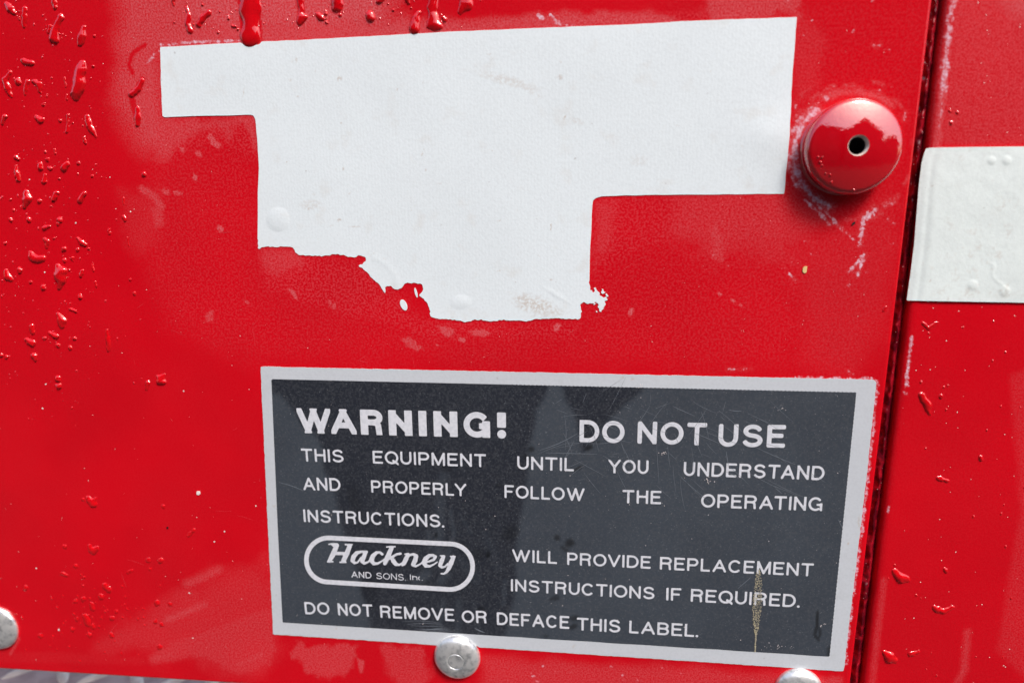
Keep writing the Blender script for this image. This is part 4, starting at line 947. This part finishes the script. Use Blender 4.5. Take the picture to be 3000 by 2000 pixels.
# ------------------------------------------------------------------ water drops
def drop(pts, k=.52, lab=None, grp=None, h=0.0, wob=.22, cell=None):
    pts = [(p[0], p[1], p[2] * 1.1) for p in pts]
    if len(pts) == 1: pts = [pts[0], (pts[0][0] + .6, pts[0][1] + pts[0][2] * .25, pts[0][2] * .95)]
    rm = max(p[2] for p in pts); c = cell or max(.9, min(2.2, rm / 6)); m = 3 + rm * .4
    x0 = min(p[0] - p[2] for p in pts) - m; x1 = max(p[0] + p[2] for p in pts) + m; y0 = min(p[1] - p[2] for p in pts) - m; y1 = max(p[1] + p[2] for p in pts) + m
    X, Y = np.meshgrid(np.arange(x0, x1, c), np.arange(y0, y1, c)); sd = int(pts[0][0] * 7 + pts[0][1])
    Xw = X + (vnoise(X / (rm * .9), Y / (rm * .9), sd) - .5) * 2 * wob * rm; Yw = Y + (vnoise(X / (rm * .9), Y / (rm * .9), sd + 5) - .5) * 2 * wob * rm
    def field(X, Y):
        f = np.full(X.shape, -1e9); rr = np.ones(X.shape)
        for a, b in zip(pts[:-1], pts[1:]):
            ex, ey = b[0] - a[0], b[1] - a[1]; t = np.clip(((X - a[0]) * ex + (Y - a[1]) * ey) / max(ex * ex + ey * ey, 1e-9), 0, 1)
            r = a[2] + (b[2] - a[2]) * t; v = 1 - ((X - a[0] - t * ex) ** 2 + (Y - a[1] - t * ey) ** 2) / r ** 2
            w = v > f; f = np.where(w, v, f); rr = np.where(w, r, rr)
        return f, rr
    F, RR = field(Xw, Yw)
    for _ in range(2):     # soften the field so joints and crests are rounded
        Fp = np.pad(np.maximum(F, -2), 1, mode='edge'); F = (Fp[1:-1, 1:-1] * 4 + Fp[:-2, 1:-1] + Fp[2:, 1:-1] + Fp[1:-1, :-2] + Fp[1:-1, 2:]) / 8
    V, faces, rim = march(-F)
    if len(V) < 6: return
    i0 = np.clip(V[:, 0].astype(int), 0, F.shape[1] - 2); j0 = np.clip(V[:, 1].astype(int), 0, F.shape[0] - 2); u = V[:, 0] - i0; v = V[:, 1] - j0
    bil = lambda A: (A[j0, i0] * (1 - u) + A[j0, i0 + 1] * u) * (1 - v) + (A[j0 + 1, i0] * (1 - u) + A[j0 + 1, i0 + 1] * u) * v
    f = np.clip(bil(F), 0, 1); r = bil(RR); px = x0 + V[:, 0] * c; py = y0 + V[:, 1] * c; wx, wz = U(px, py, h)
    mm = scale_at(pts[0][0], pts[0][1]); H = k * r * mm * np.power(f, .72)
    o = mesh_np("water_drop", np.stack([wx, -(h - .00002 + H), wz], -1), [q[::-1] for q in faces], M_WATER, None, True)
    return tag(o, lab, "water drop", grp)
GR = "water drops on the red panels"
for pts, lb in NAMED:
    if lb is None: continue
    dep = -.0010 if pts[0][0] > 2590 else 0
    drop(pts, lab=lb, grp=GR, h=dep, k=.5 if pts[0][0] < 520 and pts[0][1] > 600 else (.35 if max(p[2] for p in pts) > 19.5 and pts[0][1] < 60 else .52))
MARKS = [(231, 235, "the longest upright streak"), (162, 85, "the hooked water drop"), (32, 28, "the slanting corner drop"), (78, 182, "the two-lobed drop"), (53, 238, "the round glinting bead"), (268, 370, "the curved bright-rimmed drop"),
 (78, 585, "the wide teardrop at the far left"), (179, 805, "the biggest pear shaped drop"), (105, 752, "the boot shaped drop"), (180, 940, "the knobbly drop"), (317, 1000, "the lone upright sliver"), (472, 1112, "the star shaped drop"), (404, 345, "the slim drop under the sticker's end"),
 (733, 60, "the broad water run"), (553, 55, "the wriggling drop"), (882, 50, "the swollen narrow run"), (988, 10, "the rounded run"), (1085, 47, "the lone round bead above the sticker"), (1270, 60, "the long heavy-footed run"), (24, 810, "the drop at the left edge"),
 (0, 1842, "the rivet at the left edge"), (801, 1856, "the label's lower left corner"), (764, 1300, "the label's left border"), (2640, 1692, "the angular drop"), (2606, 1925, "the glinting low drop"), (2716, 1185, "the soft drop beside the label corner"), (2700, 440, "the white tape")]
used = {}
def bead_label(pts, base):
    x = sum(p[0] for p in pts) / len(pts); y = sum(p[1] for p in pts) / len(pts); r = max(p[2] for p in pts)
    mx, my, nm = min(MARKS, key=lambda m: math.hypot(m[0] - x, m[1] - y)); dx, dy = x - mx, y - my
    side = "below" if dy > 1.8 * abs(dx) else "above" if -dy > 1.8 * abs(dx) else ("low " if dy > .6 * abs(dx) else "high " if -dy > .6 * abs(dx) else "") + ("right of" if dx > 0 else "left of")
    sh = "tiny" if r < 4.5 else "small" if r < 7.5 else "medium"
    fm = "round" if len(pts) == 1 else "upright" if abs(pts[0][1] - pts[-1][1]) > 2 * abs(pts[0][0] - pts[-1][0]) else "slanting"
    key = f"{sh} {fm} water bead {side} {nm}"; used[key] = used.get(key, 0) + 1; k = used[key]
    return key if k == 1 else f"{sh} {fm} water bead {side} {nm}, {['', '', 'second', 'third', 'fourth', 'fifth', 'sixth', 'seventh', 'eighth', 'ninth', 'tenth', 'eleventh'][min(k, 11)]} down"
for L_, lb, g, k in ((SMALL_TOP, "tiny clear water bead along the red strip above the white sticker", "tiny beads above the sticker", .75), (SMALL_LEFT, "small clear water bead in the dense scatter left of the stickers", "small beads left of the stickers", .65),
                  (SMALL_LOW, "faint flat water bead in the scatter above the bottom left corner", "faint beads above the bottom left corner", .36), (SMALL_RIGHT, "small water bead on the red panel right of the seam", "small beads right of the seam", .5)):
    for pts in sorted(L_, key=lambda q: q[0][1]): drop(pts, lab=bead_label(pts, lb), grp=g, k=k, wob=.28, h=-.0010 if g.endswith("seam") and pts[0][0] > 2600 else 0)
for x, y, r, bl in ((2397, 460, 3.2, 'left one of the topmost pair of beads on the red button'), (2409, 461, 3, 'right one of the topmost pair of beads on the red button'), (2403, 475, 3.6, 'bead just below the topmost pair on the red button'), (2408, 484, 3, 'fourth water bead down the left side of the red button'),
    (2419, 508, 2.8, 'left bead of the lower pair on the red button'), (2432, 512, 3.6, 'right bead of the lower pair on the red button'), (2436, 533, 3.6, 'bead near the rim at the lower left of the red button'), (2501, 556, 3.6, 'single water bead at the very bottom of the red button'), (2405, 495, 2, 'tiniest water bead, between the two pairs on the red button')):
    s = scale_at(x, y); cx, cz = U(x, y, kb_h * .86); rr = math.hypot(float(cx) - kc.x, float(cz) - kc.z)
    hh = float(np.interp(-rr, [-p[0] for p in prof[6:]], [p[1] for p in prof[6:]]))
    drop([(x, y, r)], h=hh, k=.8, lab=bl, grp="tiny beads on the red button")

# droplets too small and many to tell apart
co = []; fs = []
def mini(x, y, r, h0):
    b = len(co); c = P3(x, y, h0); s = scale_at(x, y) * r; el = random.uniform(1, 1.5)
    co.append((c.x, c.y - s * .45, c.z))
    for q, hh in ((.55, .36), (1.0, -.05)):
        for k in range(9): a = k * .698; co.append((c.x + s * q * math.cos(a), c.y - s * hh, c.z + s * q * el * math.sin(a)))
    for k in range(9):
        k2 = (k + 1) % 9; fs.append((b, b + 1 + k, b + 1 + k2)); fs.append((b + 1 + k, b + 10 + k, b + 10 + k2, b + 1 + k2))
n = 0
while n < 190:
    x, y = random.uniform(0, 420), random.uniform(0, 1250)
    if random.random() > (1 if x < 290 else .35) * (1 if 250 < y < 1000 else .6): continue
    mini(x, y, random.choice([1.4, 1.6, 1.9, 2.4, 3.2]), 0); n += 1
for k in range(60): mini(random.gauss(300, 90), random.gauss(1800, 60), random.uniform(2, 4), 0)
for k in range(40): mini(random.uniform(480, 1420), random.uniform(0, 85), random.uniform(1.6, 3), 0)
for k in range(34):
    x, y = random.uniform(2600, 3000), random.uniform(920, 1990)
    if x > E0(y) + 70: mini(x, y, random.uniform(2, 4.5), -.0010)
o = mesh_np("tiny_droplets", co, [f[::-1] for f in fs], M_WATER); tag(o, "fine spray of tiny water droplets over the red paint", "droplets", kind="stuff")

# ------------------------------------------------------------------ loose flakes and specks
def flake(name, pts, mat, lab, cat, h=.00002, t=.0002):
    P = np.array(pts); f = lambda X, Y: poly_sdf(X, Y, pts) + (vnoise(X / 3, Y / 3, 2) - .5) * .8
    tag(sheet(name, P[:, 0].min() - 4, P[:, 1].min() - 4, P[:, 0].max() + 4, P[:, 1].max() + 4, 1.4, f, h, t, mat), lab, cat)
flake("seed_flake", [(2351, 796), (2351, 786), (2356, 780), (2364, 780), (2362, 798), (2355, 800)], M_SEED, "pale yellow flake stuck to the red panel below the button", "flake")
flake("grit_speck", [(2494, 658), (2498, 652), (2505, 649), (2504, 656), (2497, 660)], M_BLACK, "dark speck of grit just below the red button", "speck")
flake("paint_fleck", [(577, 1438), (586, 1438), (587, 1446), (581, 1449), (576, 1445)], M_DUST, "round white fleck on the red panel left of the label", "fleck")
flake("paint_speck", [(488, 1543), (492, 1541), (494, 1546), (490, 1549)], M_BLACK, "tiny black speck on the red panel left of the label", "speck")
co = []; fs = []
for k in range(520):
    x = random.uniform(0, 2600); y = random.uniform(0, 1950); r = random.choice([.5, .5, .6, .7, .8, 1.2])
    if x > E0(y) - 20 or (460 < x < 2340 and 40 < y < 350) or (745 < x < 1780 and y < 950) or (1700 < x < 2320 and y < 580) or (x > 755 and 1065 < y < 1960): continue
    if math.hypot(x - 2500, y - 440) < 175: continue
    fleck(x, y, r, .00003)
for x, y, r in ((86, 526, 2), (322, 519, 2), (222, 653, 2.3), (382, 620, 2), (339, 612, 1.6), (131, 797, 2), (134, 1125, 2.4), (125, 1196, 2.2), (628, 1586, 2.4), (658, 1556, 2.2), (749, 1481, 2.4), (106, 1664, 2.4), (538, 1145, 2.6), (172, 1843, 3), (555, 1736, 2.4), (565, 1868, 2.4)): fleck(x, y, r, .00004, 7)
o = mesh_np("dust_specks", co, fs, M_DUST, None, False); tag(o, "fine pale dust specks over the left red panel", "dust", kind="stuff")
co = []; fs = []
def fleck2(x, y, r): 
    b = len(co)
    for k in range(5): co.append(tuple(P3(x + r * math.cos(k * 1.257), y + r * math.sin(k * 1.257), -.00095)))
    fs.append(tuple(range(b, b + 5)))
for k in range(110):
    x = random.uniform(2640, 3000); y = random.uniform(0, 2000)
    if x < E0(y) + 75 or 420 < y < 895: continue
    fleck2(x, y, random.choice([.8, .9, 1.1, 1.6]))
o = mesh_np("dust_specks", co, fs, M_DUST, None, False); tag(o, "fine pale dust specks over the right red panel", "dust", kind="stuff")

# hairline scratches in the red paint
sg = []
for k in range(34):
    x, y = (random.uniform(400, 1700), random.uniform(950, 1060)) if k % 3 == 0 else (random.uniform(20, 740), random.uniform(350, 1900)) if k % 3 == 1 else (random.uniform(1760, 2560), random.uniform(600, 1060))
    a = random.choice([1.4, -.25, .1, -.7]) + random.gauss(0, .2); l = random.uniform(10, 60)
    sg.append((x, y, x + l * math.cos(a), y + l * math.sin(a), random.uniform(.18, .32)))
o = lines_mesh("hairline_scratches", sg, .00003, simple("scratched_red", (.68, .06, .08), .5), None); tag(o, "short hairline scratches scattered in the red paint", "scratches")
